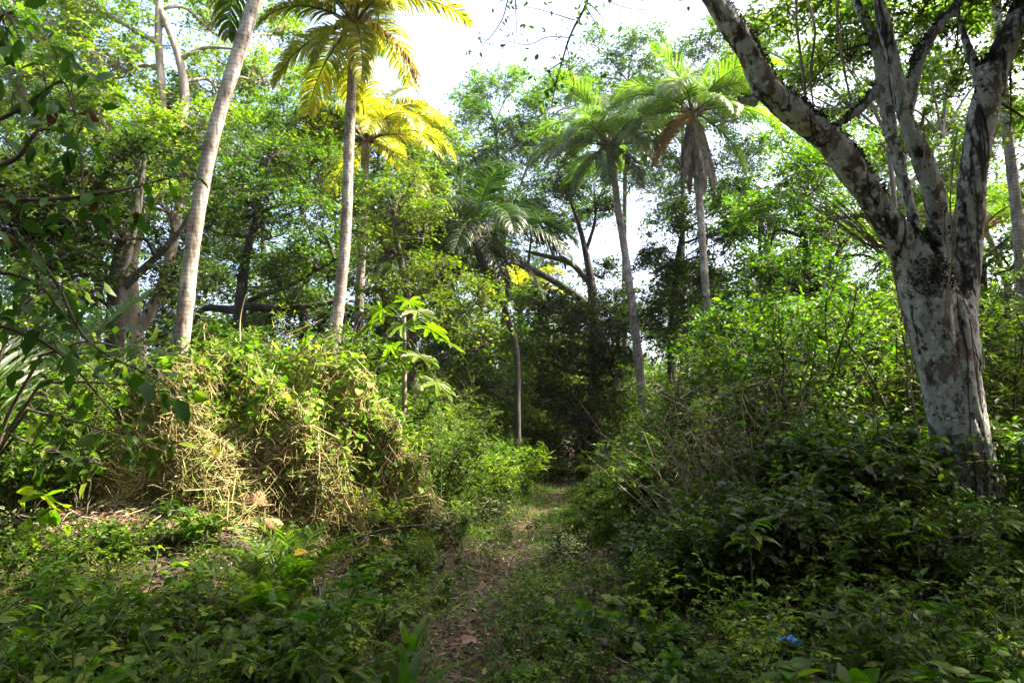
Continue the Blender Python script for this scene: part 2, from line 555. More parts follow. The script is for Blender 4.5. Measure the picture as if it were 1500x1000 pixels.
tag(flat_leaves('leaf_litter', 42000, (-7, 7, 2.6, 17), lambda x, y: .10 + .90 * patch_mask(x, y), .05, G['litter'], .004, .022, T_DIA, .4),
    'brown fallen leaves strewn over the path and the bare slope', 'leaf litter', kind='stuff')
clump = lambda x, y: np.clip(.75 + .7 * np.sin(x * 2.3 + 1.2 * np.sin(y * 1.9)) * np.sin(y * 2.7 + x), .06, 1)
tag(flat_leaves('ground_cover', 105000, (-7, 7, 2.6, 17), lambda x, y: (1 - np.clip(patch_mask(x, y) * np.where(y > 9.5, .5, .93), 0, 1)) * clump(x, y), .042, G['herb'], .015, .13, T_OVAL, .5),
    'low small-leaved green creepers covering the forest floor', 'ground cover', kind='stuff')
# grass
n = 30000
x, y = scatter(n, -3.5, 5.5, 3.0, 24, lambda x, y: (1 - np.clip(patch_mask(x, y) * np.where(y > 9.5, .45, 1.1), 0, 1)) * np.clip(np.where(y > 9, np.clip(1.7 - np.abs(x - path_x(y)) / 1.6, 0, 1), .5 * clump(y, x)), 0, 1))
D = np.stack([rng.standard_normal(n) * .5, rng.standard_normal(n) * .5, np.ones(n)], 1)
mb = MB()
add_leaves(mb, np.stack([x, y, hgt(x, y) - .01], 1), D, rng.standard_normal((n, 3)), (.04 + .13 * rng.random(n) ** 1.5) * np.clip(.5 + np.abs(x - path_x(y)) * 1.0, .4, 1.3), (T_BLADE[0] * np.array([1, 1.4, 1]), T_BLADE[1]))
tag(mb.build('grass', G['grass']), 'short green grass along both sides of the path', 'grass', kind='stuff')
# twigs
n = 1500
x, y = scatter(n, -6, 6, 3, 13, lambda x, y: .3 + .7 * patch_mask(x, y))
P0 = np.stack([x, y, hgt(x, y) + .02 + .03 * rng.random(n)], 1)
D = rng.standard_normal((n, 3)); D[:, 2] *= .12; D = nrm(D) * (.08 + .35 * rng.random((n, 1)) ** 2)
mid = P0 + D * .5 + rng.standard_normal((n, 3)) * .012
mb = MB()
tubes(mb, np.stack([P0, mid, P0 + D], 1), np.stack([np.full(n, .004), np.full(n, .0035), np.full(n, .001)], 1) * (.7 + rng.random((n, 1))), 4)
tag(mb.build('twig_litter', B['twig']), 'thin dry sticks lying over the bare ground and path edges', 'twigs', kind='stuff')


# ------------------------------------------------------------------ plant prototypes
def arc_stems(n, h, spread, m=7, base_r=.05, jit=.03):
    """n stems from the origin, arching outward"""
    az = rng.random(n) * 2 * PI
    sp = spread * (.25 + .75 * rng.random(n))
    hh = h * (.55 + .45 * rng.random(n))
    t = np.linspace(0, 1, m)
    rx = base_r * rng.random(n)
    x = rx[:, None] + sp[:, None] * t ** 1.4
    z = hh[:, None] * (t + .25 * t * (1 - t))
    P = np.stack([x * np.cos(az)[:, None], x * np.sin(az)[:, None], z], -1)
    P[:, 1:] += rng.standard_normal((n, m - 1, 3)) * jit * h
    return P


def lerp_path(P, i, t):
    """P (n,m,3); stem index i, param t -> pos, dir"""
    m = P.shape[1]
    f = t * (m - 1.001)
    k = f.astype(int)
    u = (f - k)[:, None]
    a = P[i, k]
    b = P[i, k + 1]
    return a * (1 - u) + b * u, nrm(b - a)


def proto(name, stems, r0, twn, twl, lpt, ls, tmpl, gm, sm, t0=.25, dens_top=1.0, twj=.5, hang=-.15):
    """a shrub/herb prototype: stems, side twigs, leaves along twigs"""
    root = thing(name, (0, 0, 0), 'x', 'x')
    sb = MB()
    n, m, _ = stems.shape
    tubes(sb, stems, np.linspace(1, .3, m)[None] * r0 * (.7 + .6 * rng.random((n, 1))), 5)
    lb = MB()
    nt_ = n * twn
    i = np.repeat(np.arange(n), twn)
    t = t0 + (1 - t0) * rng.random(nt_) ** dens_top
    p, d = lerp_path(stems, i, t)
    out = rng.standard_normal((nt_, 3)); out[:, 2] = out[:, 2] * twj + .25
    out = nrm(nrm(out) + d * .5)
    L_ = twl * (.5 + .8 * rng.random((nt_, 1)))
    tw = np.stack([p, p + out * L_ * .5 + np.array([0, 0, .04]) * L_, p + out * L_ + np.array([0, 0, -.12]) * L_], 1)
    tubes(sb, tw, np.array([[.35, .25, .1]]) * r0 * np.ones((nt_, 1)), 3)
    nl = nt_ * lpt
    j = np.repeat(np.arange(nt_), lpt)
    tt = np.tile((np.arange(lpt) + .6) / lpt, nt_)
    p, d = lerp_path(tw, j, np.clip(tt + .06 * rng.standard_normal(nl), 0, .999))
    side = nrm(np.cross(d, np.array([0, 0, 1.0])) + 1e-6) * np.where(np.arange(nl) % 2, 1, -1)[:, None]
    D = side * (1.0 - .6 * tt[:, None]) + d * (.5 + .5 * tt[:, None]) + rng.standard_normal((nl, 3)) * .3
    D[:, 2] += hang
    Nn = np.array([0, 0, 1.0]) + rng.standard_normal((nl, 3)) * .4
    add_leaves(lb, p, D, Nn, ls * (.55 + .7 * rng.random(nl)), tmpl)
    sb.build('stem', sm, root, smooth=True)
    lb.build('foliage', gm, root, smooth=True)
    return root


used = set()


def place(pr, x, y, s, label, cat, group=None, dz=-.02, rz=None):
    z = float(hgt(x, y)) + dz
    rz = rng.random() * 2 * PI if rz is None else rz
    if pr.name not in used:
        used.add(pr.name)
        pr.location = (x, y, z); pr.rotation_euler = (0, 0, rz)
        pr.scale = (s, s, s)
        o = pr
        if 'group' in o: del o['group']
    else:
        o = copy_thing(pr, (x, y, z), rz, s)
        if 'group' in o: del o['group']
    return tag(o, label, cat, group)


# shrubs are about 1 m tall at scale 1
SH = {}
SH['d1'] = proto('shrub', arc_stems(10, 1.0, .55), .012, 14, .34, 8, .10, T_OVAL, G['dark'], B['stem'])
SH['m1'] = proto('shrub', arc_stems(11, 1.0, .5), .011, 15, .30, 9, .075, T_OVAL, G['mid'], B['stem'])
SH['m2'] = proto('shrub', arc_stems(9, 1.0, .6), .012, 14, .36, 8, .09, T_OVAL, G['mid'], B['stem'])
SH['l1'] = proto('shrub', arc_stems(10, 1.0, .5), .010, 15, .30, 9, .065, T_OVAL, G['light'], B['green'])
SH['l2'] = proto('shrub', arc_stems(9, 1.0, .55), .011, 13, .34, 8, .085, T_LANCE, G['light'], B['green'])
SH['d2'] = proto('shrub', arc_stems(8, 1.05, .45), .012, 12, .32, 8, .12, T_LANCE, G['dark'], B['stem'])
SH['open'] = proto('sapling', arc_stems(5, 1.1, .25), .010, 7, .28, 7, .11, T_OVAL, G['mid'], B['stem'], t0=.35)
SH['t_m'] = proto('shrub', arc_stems(13, 2.5, 1.0, 9, .15, .02), .016, 24, .38, 9, .085, T_OVAL, G['mid'], B['stem'], t0=.15)
SH['t_l'] = proto('shrub', arc_stems(12, 2.5, 1.05, 9, .15, .02), .015, 24, .40, 9, .075, T_LANCE, G['light'], B['stem'], t0=.15)
SH['t_d'] = proto('shrub', arc_stems(12, 2.5, 1.0, 9, .15, .02), .017, 22, .38, 9, .10, T_OVAL, G['dark'], B['stem'], t0=.12)
HB = {}
HB['a'] = proto('herb', arc_stems(8, .36, .2, 5, .05, .04), .004, 5, .09, 4, .068, T_OVAL, G['herb'], B['green'], t0=.2)
HB['b'] = proto('herb', arc_stems(12, .22, .22, 5, .08, .05), .003, 5, .07, 3, .05, T_HEART, G['herb'], B['green'], t0=.15)
HB['c'] = proto('herb', arc_stems(5, .55, .18, 6, .04, .03), .005, 6, .12, 5, .10, T_LANCE, G['herb'], B['green'], t0=.35)
HB['d'] = proto('herb', arc_stems(7, .3, .25, 5, .06, .04), .004, 4, .09, 4, .075, T_HEART, G['herb'], B['green'], t0=.3)
HB['e'] = proto('herb', arc_stems(9, .42, .2, 6, .06, .05), .004, 6, .09, 5, .045, T_OVAL, G['mid'], B['green'], t0=.15)


def rosette(name, n, ln, wide, elev, mat, droop=.4):
    root = thing(name, (0, 0, 0), 'x', 'x')
    for q in range(n):
        mb = MB()
        t = np.linspace(0, 1, 9)
        L_ = ln * (.7 + .4 * rng.random())
        e = elev * (.6 + .5 * rng.random())
        z = L_ * (math.sin(e) * t - droop * t ** 2.2)
        x = L_ * math.cos(e) * t
        w = wide * np.sin(np.clip(t * 1.05 + .08, 0, 1) * PI) ** .6 * .5
        w[-1] = .001
        az = q * 2.4 + .3 * rng.random()
        ca, sa = math.cos(az), math.sin(az)
        V = []
        for i_ in range(9):
            for s_, dz in ((-1, .25), (0, 0), (1, .25)):
                lx, ly, lz = x[i_], s_ * w[i_], z[i_] + dz * w[i_]
                V.append((lx * ca - ly * sa, lx * sa + ly * ca, lz))
        i_ = np.arange(27).reshape(9, 3)
        mb.add(V, np.stack([i_[:-1, :-1], i_[:-1, 1:], i_[1:, 1:], i_[1:, :-1]], -1).reshape(-1, 4))
        mb.build('leaf', mat, root, smooth=True)
    return root


HB['f'] = proto('herb', arc_stems(6, .5, .3, 6, .05, .06), .004, 6, .14, 7, .038, T_OVAL, G['light'], B['green'], t0=.25)
HB['strap'] = rosette('strap_leaf_plant', 9, .55, .055, R(72), G['herb'], .35)


def frond_mesh(name, L, e0, curl, npair, ll, lw, gm, rm, hang=.5, rr=.02, seed=0, vee=.3, taper=True):
    """pinnate frond from the origin along +X, start elevation e0, curling down by curl radians"""
    m = 22
    t = np.linspace(0, 1, m)
    e = e0 - curl * t ** 1.3
    ds = L / (m - 1)
    x = np.concatenate([[0], np.cumsum(np.cos(e[:-1]) * ds)])
    z = np.concatenate([[0], np.cumsum(np.sin(e[:-1]) * ds)])
    yb = .05 * L * np.sin(t * 2.2 + seed)
    P = np.stack([x, yb * t, z], -1)
    mb = MB()
    tubes(mb, P[None], (np.linspace(1, .12, m) * rr)[None], 5, 1)
    k = npair * 2
    tt = np.repeat(np.linspace(.16 if taper else .1, .985, npair), 2)
    sd = np.tile([1.0, -1.0], npair)
    p, d = lerp_path(P[None], np.zeros(k, int), tt)
    prof = np.sin(np.clip(tt * .93 + .07, 0, 1) * PI) ** .45 * (1 - .35 * tt)
    ln = ll * prof * (.88 + .24 * rng.random(k))
    out = np.stack([np.zeros(k), sd, np.zeros(k)], 1)
    up = np.cross(d, np.array([0, 1.0, 0])); up = nrm(up) * -1
    up = np.where(up[:, 2:3] < 0, -up, up)
    fw = .45 + .55 * tt[:, None]
    D0 = nrm(out + d * fw + up * vee + rng.standard_normal((k, 3)) * .13)
    seg = 4
    pts = [p]
    cur = p
    Dn = D0
    for q in range(seg):
        cur = cur + Dn * (ln / seg)[:, None]
        pts.append(cur)
        Dn = nrm(Dn + np.array([0, 0, -1.0]) * hang * (.35 + .3 * q))
    Pl = np.stack(pts, 1)
    wid = np.array([.5, 1, .9, .6, .08]) * lw * .5
    Wd = nrm(np.cross(D0, up + rng.standard_normal((k, 3)) * .25))
    A = Pl + Wd[:, None, :] * wid[None, :, None]
    Bm = Pl - Wd[:, None, :] * wid[None, :, None]
    V = np.stack([A, Bm], 2).reshape(-1, 3)
    ii = np.arange(k * (seg + 1) * 2).reshape(k, seg + 1, 2)
    F = np.stack([ii[:, :-1, 0], ii[:, :-1, 1], ii[:, 1:, 1], ii[:, 1:, 0]], -1).reshape(-1, 4)
    mb.add(V, F, 0)
    o = mb.build(name, [gm, rm])
    me = o.data
    bpy.data.objects.remove(o)
    return me


def palm_mats(k):
    return {'green': G['palm'], 'dark': G['palmdark'], 'gold': G['palmgold'], 'orange': G['palmorange'], 'lime': G['palmlime'], 'dead': G['palmdead']}[k]


FR = {}


def frond(kind, mat, L=3.4, s=0):
    key = (kind, mat, round(L, 1), s)
    if key not in FR:
        e0, curl, hang = {'up': (1.3, .8, .15), 'high': (1.0, 1.75, .45), 'mid': (.55, 1.75, .6), 'low': (.05, 1.35, .8), 'hang': (-.6, .85, .9), 'skirt': (-1.30, .12, 1.6)}[kind]
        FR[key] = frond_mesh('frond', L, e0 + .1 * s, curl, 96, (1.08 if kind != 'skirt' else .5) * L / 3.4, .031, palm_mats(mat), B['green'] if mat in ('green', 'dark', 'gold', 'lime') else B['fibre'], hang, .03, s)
    return FR[key]


def palm(trunk, label, fronds, group=None, k=12, flare=1.35, name='coconut_palm', L=3.4, bark='palm'):
    if len(fronds) > 10:
        m_ = fronds[0][1]
        fronds = fronds + [(('high', 'mid', 'low', 'up', 'mid', 'low')[q_ % 6], m_ if (q_ % 2 or m_ == 'gold') else ('dark' if m_ == 'dark' else 'green'), q_ * 53 + 20, rng.uniform(2.3, 3.0)) for q_ in range(7 if m_ != 'dark' else 4)]
    L = L * .86
    """trunk: (px,py,Y,width px) from top of picture lineup, bottom first; fronds: (kind, mat, az deg[, L])"""
    P = [at(a, b, Y) for a, b, Y, w in trunk]
    r = [stem_r(a, w, Y) * .88 for a, b, Y, w in trunk]
    z0 = float(hgt(P[0][0], P[0][1]))
    if P[0][2] > z0 + .1:
        d = P[0] - P[1]
        s = (P[0][2] - z0 + .1) / max(-d[2], .01)
        e = P[0] + d * s * .8
        e[2] = z0 - .1
        P = [e] + P
        r = [r[0] * flare] + r
    base = P[0].copy(); base[2] = float(hgt(base[0], base[1]))
    root = thing(name, base, label, 'palm tree', group)
    mb = MB()
    n = 70
    q = spline(np.hstack([np.array(P), np.array(r)[:, None]]), n)
    rr = q[:, 3] * (1 + .035 * (np.arange(n) % 2)) * (1 + .03 * rng.standard_normal(n))
    tubes(mb, q[None, :, :3], rr[None], k)
    mb.build('trunk', B[bark], root, smooth=True, origin=base)
    top = P[-1] - base
    # fibrous crown heart
    if fronds:
        mb = MB()
        m = 40
        az = rng.random(m) * 2 * PI
        el = rng.random(m) * 1.2
        dr = np.stack([np.cos(az) * np.cos(el), np.sin(az) * np.cos(el), np.sin(el)], 1) * (.25 + .3 * rng.random((m, 1)))
        c = top + np.array([0, 0, -.12])
        tubes(mb, np.stack([c + dr * .1, c + dr * .6 + [0, 0, .06], c + dr + [0, 0, .05]], 1), np.tile([[.05, .035, .012]], (m, 1)), 5)
        mb.build('crown_fibre', B['fibre'], root, smooth=True)
    for f in fronds:
        kind, mat, az = f[:3]
        Lf = f[3] * .9 if len(f) > 3 else L
        o = bpy.data.objects.new('frond', frond(kind, mat, Lf, int(abs(az)) % 2))
        COL.objects.link(o)
        o.parent = root
        o.location = tuple(top + np.array([math.cos(R(az)) * .06, math.sin(R(az)) * .06, .0]))
        o.rotation_euler = (R(rng.uniform(-7, 7)), R(rng.uniform(-5, 5)), R(az))
    return root


# ------------------------------------------------------------------ palms
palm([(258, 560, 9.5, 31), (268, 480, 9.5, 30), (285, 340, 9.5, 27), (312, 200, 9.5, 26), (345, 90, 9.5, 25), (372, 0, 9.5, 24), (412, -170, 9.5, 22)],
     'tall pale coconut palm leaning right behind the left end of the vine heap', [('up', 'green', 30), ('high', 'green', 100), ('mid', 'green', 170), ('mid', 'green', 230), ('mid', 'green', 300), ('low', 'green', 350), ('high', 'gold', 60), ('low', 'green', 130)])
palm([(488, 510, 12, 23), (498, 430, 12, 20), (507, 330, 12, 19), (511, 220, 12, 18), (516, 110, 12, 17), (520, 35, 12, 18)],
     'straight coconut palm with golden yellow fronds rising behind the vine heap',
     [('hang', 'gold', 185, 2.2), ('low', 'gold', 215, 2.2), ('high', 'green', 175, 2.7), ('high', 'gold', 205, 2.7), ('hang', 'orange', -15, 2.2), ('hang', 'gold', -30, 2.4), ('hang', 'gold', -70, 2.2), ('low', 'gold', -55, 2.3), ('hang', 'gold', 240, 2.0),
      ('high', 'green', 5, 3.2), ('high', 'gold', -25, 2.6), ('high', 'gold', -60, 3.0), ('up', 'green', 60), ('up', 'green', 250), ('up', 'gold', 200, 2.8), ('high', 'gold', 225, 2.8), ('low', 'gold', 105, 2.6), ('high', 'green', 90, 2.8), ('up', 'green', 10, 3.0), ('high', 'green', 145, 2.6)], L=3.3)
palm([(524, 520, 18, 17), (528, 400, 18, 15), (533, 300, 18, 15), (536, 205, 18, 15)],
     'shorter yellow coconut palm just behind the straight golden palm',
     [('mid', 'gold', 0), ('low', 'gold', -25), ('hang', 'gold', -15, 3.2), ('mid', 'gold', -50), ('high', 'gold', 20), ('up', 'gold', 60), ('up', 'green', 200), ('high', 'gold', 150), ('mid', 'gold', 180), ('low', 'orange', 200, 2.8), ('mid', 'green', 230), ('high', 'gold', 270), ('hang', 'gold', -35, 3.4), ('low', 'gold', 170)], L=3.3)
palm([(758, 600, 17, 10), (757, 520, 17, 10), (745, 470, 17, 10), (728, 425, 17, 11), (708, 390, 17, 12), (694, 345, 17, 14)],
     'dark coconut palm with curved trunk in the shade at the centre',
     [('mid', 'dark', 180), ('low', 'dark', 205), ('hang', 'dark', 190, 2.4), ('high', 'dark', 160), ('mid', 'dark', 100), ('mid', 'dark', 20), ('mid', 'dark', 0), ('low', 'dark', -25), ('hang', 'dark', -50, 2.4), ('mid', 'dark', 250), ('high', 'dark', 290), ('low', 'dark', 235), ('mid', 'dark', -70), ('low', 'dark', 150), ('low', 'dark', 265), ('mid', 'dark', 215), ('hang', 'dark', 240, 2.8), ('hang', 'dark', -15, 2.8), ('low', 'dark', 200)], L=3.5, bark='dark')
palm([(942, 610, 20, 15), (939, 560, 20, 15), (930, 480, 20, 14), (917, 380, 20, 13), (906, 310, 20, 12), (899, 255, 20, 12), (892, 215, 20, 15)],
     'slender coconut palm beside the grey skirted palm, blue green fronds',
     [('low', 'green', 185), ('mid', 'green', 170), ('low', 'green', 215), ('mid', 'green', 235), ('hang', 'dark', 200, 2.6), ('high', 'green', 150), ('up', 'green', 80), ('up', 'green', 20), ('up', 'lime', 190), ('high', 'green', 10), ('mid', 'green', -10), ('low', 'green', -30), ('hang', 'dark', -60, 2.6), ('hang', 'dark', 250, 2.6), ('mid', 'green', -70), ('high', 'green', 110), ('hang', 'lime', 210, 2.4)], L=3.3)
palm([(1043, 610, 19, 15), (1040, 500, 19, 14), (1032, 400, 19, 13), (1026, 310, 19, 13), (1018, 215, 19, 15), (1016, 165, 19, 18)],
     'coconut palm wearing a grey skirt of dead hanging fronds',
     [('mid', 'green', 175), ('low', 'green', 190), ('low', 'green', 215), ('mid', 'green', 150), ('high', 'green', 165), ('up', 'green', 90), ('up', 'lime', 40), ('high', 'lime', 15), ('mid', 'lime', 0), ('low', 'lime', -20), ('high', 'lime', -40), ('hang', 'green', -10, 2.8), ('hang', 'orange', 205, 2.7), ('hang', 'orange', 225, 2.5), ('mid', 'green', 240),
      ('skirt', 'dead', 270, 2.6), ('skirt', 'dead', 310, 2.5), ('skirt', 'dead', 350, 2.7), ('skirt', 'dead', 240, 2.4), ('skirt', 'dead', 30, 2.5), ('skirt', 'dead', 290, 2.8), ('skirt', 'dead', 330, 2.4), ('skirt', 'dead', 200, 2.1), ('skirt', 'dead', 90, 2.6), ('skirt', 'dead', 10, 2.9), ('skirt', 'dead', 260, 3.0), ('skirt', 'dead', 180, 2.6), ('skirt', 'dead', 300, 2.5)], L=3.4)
palm([(765, 620, 26, 10), (763, 530, 26, 9), (762, 430, 26, 10)],
     'short far palm with bright yellow green fronds beyond the curved dark palm',
     [('mid', 'gold', a, 2.4) for a in (0, 75, 140, 200, 300)] + [('up', 'green', 30, 2.2), ('high', 'gold', 250, 2.4), ('high', 'gold', 340, 2.4), ('low', 'gold', 350, 2.2)])
palm([(1512, 520, 12, 25), (1500, 430, 12, 24), (1488, 300, 12, 22), (1473, 170, 12, 20), (1462, 40, 12, 19), (1455, -90, 12, 19)],
     'pale palm trunk behind the lichened tree at the right edge', [('mid', 'green', a) for a in (0, 60, 120, 180, 300)] + [('low', 'green', 240), ('high', 'green', 200)])
palm([(1497, 520, 16, 11), (1480, 440, 16, 11), (1462, 380, 16, 11), (1440, 330, 16, 12)],
     'thin leaning young palm low behind the lichened tree', [('mid', 'green', a, 2.0) for a in (0, 70, 140, 210, 280)] + [('high', 'green', 30, 2.0), ('high', 'green', 180, 2)])
# young stemless palm in the shade at left
for (px, py, Y, lab, ff) in ((40, 640, 7.8, 'low young coconut palm with long dark fronds spreading beneath the leaning palm', [('high', 'dark', 8, 3.8), ('high', 'dark', 2, 3.4), ('high', 'dark', 20, 3.8), ('high', 'dark', 32, 3.6), ('mid', 'dark', 12, 3.4), ('high', 'dark', 45, 3.4), ('up', 'dark', 160, 3.0), ('high', 'dark', 190, 2.6), ('up', 'dark', 60, 3.0), ('mid', 'dark', 80, 2.6), ('up', 'dark', 240, 2.4)]),
                             (900, 668, 15.5, 'small young palm with pale arching fronds where the path ends', [('high', 'green', 10, 1.4), ('mid', 'green', 180, 1.3), ('high', 'green', 130, 1.4), ('up', 'green', 80, 1.3), ('mid', 'green', 240, 1.3), ('high', 'green', 300, 1.4)])):
    p = at(px, py, Y); p[2] = float(hgt(p[0], p[1]))
    root = thing('young_palm', p, lab, 'palm tree')
    for kind, mat, az, Lf in ff:
        o = bpy.data.objects.new('frond', frond(kind, mat, Lf, int(az) % 2))
        COL.objects.link(o); o.parent = root
        o.location = (0, 0, .05)
        o.rotation_euler = (R(rng.uniform(-9, 9)), R(rng.uniform(-6, 6)), R(az))


# ------------------------------------------------------------------ broadleaf trees
def crown_lobes(sb, lb, lobes, hub, ls, dens, tmpl, r_sub=.02, flat=.8, twl=.5, lpt=10, limb_r=.06, fill=.5, leafmat_i=0):
    for (c, r) in lobes:
        c = np.asarray(c, float)
        h = np.asarray(hub(c), float)
        # limb from the hub to the lobe
        mid = (h + c) / 2 + rng.standard_normal(3) * .12 * r + np.array([0, 0, .1 * r])
        base = c + np.array([0, 0, -.35 * r])
        tube1(sb, [h, mid, base], [limb_r, limb_r * .7, limb_r * .4], 10, 6)
        n = max(6, int(dens * r * r))
        u = nrm(rng.standard_normal((n, 3)))
        u[:, 2] = np.where(u[:, 2] < -.4, -u[:, 2], u[:, 2])
        rad = fill + (1 - fill) * rng.random((n, 1)) ** .6
        A = c + u * rad * r * np.array([1, 1, flat]) * (1 + .18 * rng.standard_normal((n, 1)))
        # three or four secondary boughs, the twigs leave them at different heights
        nb = 4
        bd = nrm(rng.standard_normal((nb, 3)) * np.array([1, 1, .5]) + [0, 0, .45]) * .75 * r
        b1 = base + bd * .5 + rng.standard_normal((nb, 3)) * .12 * r
        b2 = base + bd + rng.standard_normal((nb, 3)) * .1 * r
        bb = np.stack([np.repeat(base[None], nb, 0), b1, b2], 1)
        tubes(sb, bb, np.tile([[.9, .6, .3]], (nb, 1)) * limb_r * .45, 5)
        ci = np.argmin(np.linalg.norm(A[:, None] - b2[None], axis=2), 1)
        st, _ = lerp_path(bb, ci, rng.uniform(.15, .99, n))
        md = (st + A) / 2 + rng.standard_normal((n, 3)) * .16 * r
        tubes(sb, np.stack([st, md, A], 1), np.tile([[.7, .45, .2]], (n, 1)) * r_sub * (.5 + .7 * rng.random((n, 1))), 4)
        # twigs
        tn = 6
        j = np.repeat(np.arange(n), tn)
        o = nrm(rng.standard_normal((n * tn, 3)) * np.array([1, 1, .55]) + u[j] * .6)
        Lw = twl * (.5 + .8 * rng.random((n * tn, 1)))
        p0 = A[j]
        p1 = p0 + o * Lw * .5
        p2 = p0 + o * Lw + np.array([0, 0, -.16]) * Lw
        tw = np.stack([p0, p1, p2], 1)
        tubes(sb, tw, np.tile([[.3, .2, .08]], (n * tn, 1)) * r_sub, 3)
        k = np.repeat(np.arange(n * tn), lpt)
        t = np.clip(np.tile((np.arange(lpt) + .6) / lpt, n * tn) + .05 * rng.standard_normal(n * tn * lpt), 0, .999)
        p, d = lerp_path(tw, k, t)
        q = len(p)
        sd = nrm(np.cross(d, np.array([0, 0, 1.0])) + 1e-6) * np.where(np.arange(q) % 2, 1, -1)[:, None]
        D = sd * .8 + d * .6 + rng.standard_normal((q, 3)) * .35
        D[:, 2] -= .2
        Nn = np.array([0, 0, 1.0]) + rng.standard_normal((q, 3)) * .45
        add_leaves(lb, p + rng.standard_normal((q, 3)) * .03, D, Nn, ls * (.6 + .7 * rng.random(q)), tmpl, leafmat_i)


def tree(label, stems, lobes, gm='mid', ls=.11, dens=26, bark='tree', name='broadleaf_tree', group=None, tmpl=T_DIA, twl=.5, lpt=10, limb_r=None, flat=.85, fill=.5, cat='tree'):
    """stems: lists of (px,py,Y,w px); first stem starts at the ground. lobes: (px,py,Y,r px)"""
    sb, lb = MB(), MB()
    allP = []
    base = None
    for si, s in enumerate(stems):
        P = [at(a, b, Y) for a, b, Y, w in s]
        r = [stem_r(a, w, Y) * .85 for a, b, Y, w in s]
        if si == 0:
            e = P[0].copy(); e[2] = float(hgt(e[0], e[1])) - .1
            if P[0][2] > e[2] + .3:
                P = [e] + P; r = [r[0] * 1.3] + r
            base = e.copy(); base[2] += .1
        allP.append(tube1(sb, P, r, 26, 9, .06))
    AP = np.vstack(allP)

    def hub(c):
        d = np.linalg.norm(AP - c, axis=1) + np.maximum(0, AP[:, 2] - c[2] + .2) * 1.5
        return AP[np.argmin(d)]
    LB = [(at(a, b, Y), rp / 1000 * Y * 1.12) for a, b, Y, rp in lobes]
    dens = dens * ((2.0 if gm == 'dark' else 1.5) if lobes[0][2] < 29 else 2.3)
    if limb_r is None:
        limb_r = .045
    crown_lobes(sb, lb, LB, hub, ls, dens, tmpl, limb_r=limb_r, twl=twl, lpt=lpt, flat=flat, fill=fill)
    root = thing(name, base, label, cat, group)
    sb.build('trunk', B[bark], root, smooth=True, origin=base)
    lb.build('crown', G[gm], root, origin=base)
    return root


# left sector
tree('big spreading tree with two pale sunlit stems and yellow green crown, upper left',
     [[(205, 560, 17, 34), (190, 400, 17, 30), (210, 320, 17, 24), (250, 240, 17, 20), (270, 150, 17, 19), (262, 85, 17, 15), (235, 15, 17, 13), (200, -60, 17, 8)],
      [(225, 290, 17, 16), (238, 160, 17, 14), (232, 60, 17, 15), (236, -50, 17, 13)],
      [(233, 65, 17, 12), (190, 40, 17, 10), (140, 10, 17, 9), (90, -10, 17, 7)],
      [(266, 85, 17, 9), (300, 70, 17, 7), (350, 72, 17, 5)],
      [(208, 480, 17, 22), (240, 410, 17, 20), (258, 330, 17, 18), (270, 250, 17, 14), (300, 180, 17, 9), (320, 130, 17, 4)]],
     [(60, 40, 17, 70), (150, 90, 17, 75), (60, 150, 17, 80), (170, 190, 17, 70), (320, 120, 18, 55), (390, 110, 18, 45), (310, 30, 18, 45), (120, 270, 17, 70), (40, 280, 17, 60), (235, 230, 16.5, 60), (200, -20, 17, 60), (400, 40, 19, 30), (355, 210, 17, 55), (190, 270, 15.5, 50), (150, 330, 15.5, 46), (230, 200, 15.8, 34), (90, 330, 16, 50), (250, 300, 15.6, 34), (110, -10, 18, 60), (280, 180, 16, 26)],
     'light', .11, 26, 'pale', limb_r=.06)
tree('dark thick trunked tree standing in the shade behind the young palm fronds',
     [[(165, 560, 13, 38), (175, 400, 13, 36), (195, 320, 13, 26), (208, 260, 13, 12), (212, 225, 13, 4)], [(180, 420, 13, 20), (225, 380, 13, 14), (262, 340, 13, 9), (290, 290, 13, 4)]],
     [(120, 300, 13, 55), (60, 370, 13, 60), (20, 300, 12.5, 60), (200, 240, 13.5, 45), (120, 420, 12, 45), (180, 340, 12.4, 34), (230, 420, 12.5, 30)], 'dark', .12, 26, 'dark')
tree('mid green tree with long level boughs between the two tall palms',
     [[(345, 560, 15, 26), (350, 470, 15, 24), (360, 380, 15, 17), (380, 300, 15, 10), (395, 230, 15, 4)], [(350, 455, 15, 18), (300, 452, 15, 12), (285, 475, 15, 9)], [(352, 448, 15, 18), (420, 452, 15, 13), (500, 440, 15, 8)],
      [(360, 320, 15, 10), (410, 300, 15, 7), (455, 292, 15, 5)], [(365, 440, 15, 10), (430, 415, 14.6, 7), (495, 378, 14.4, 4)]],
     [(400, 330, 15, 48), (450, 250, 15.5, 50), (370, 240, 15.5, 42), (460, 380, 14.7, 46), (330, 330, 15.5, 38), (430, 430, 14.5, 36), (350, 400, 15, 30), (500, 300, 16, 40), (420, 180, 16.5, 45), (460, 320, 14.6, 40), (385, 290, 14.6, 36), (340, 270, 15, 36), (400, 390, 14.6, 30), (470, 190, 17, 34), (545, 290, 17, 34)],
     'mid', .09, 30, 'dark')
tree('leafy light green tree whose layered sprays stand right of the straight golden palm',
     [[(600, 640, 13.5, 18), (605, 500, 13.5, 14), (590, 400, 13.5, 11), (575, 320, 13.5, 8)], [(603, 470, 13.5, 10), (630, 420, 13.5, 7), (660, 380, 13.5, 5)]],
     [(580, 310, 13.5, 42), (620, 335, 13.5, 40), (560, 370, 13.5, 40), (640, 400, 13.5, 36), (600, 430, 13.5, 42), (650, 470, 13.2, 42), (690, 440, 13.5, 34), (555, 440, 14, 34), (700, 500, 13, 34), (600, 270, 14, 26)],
     'light', .075, 38, 'stem', twl=.4)
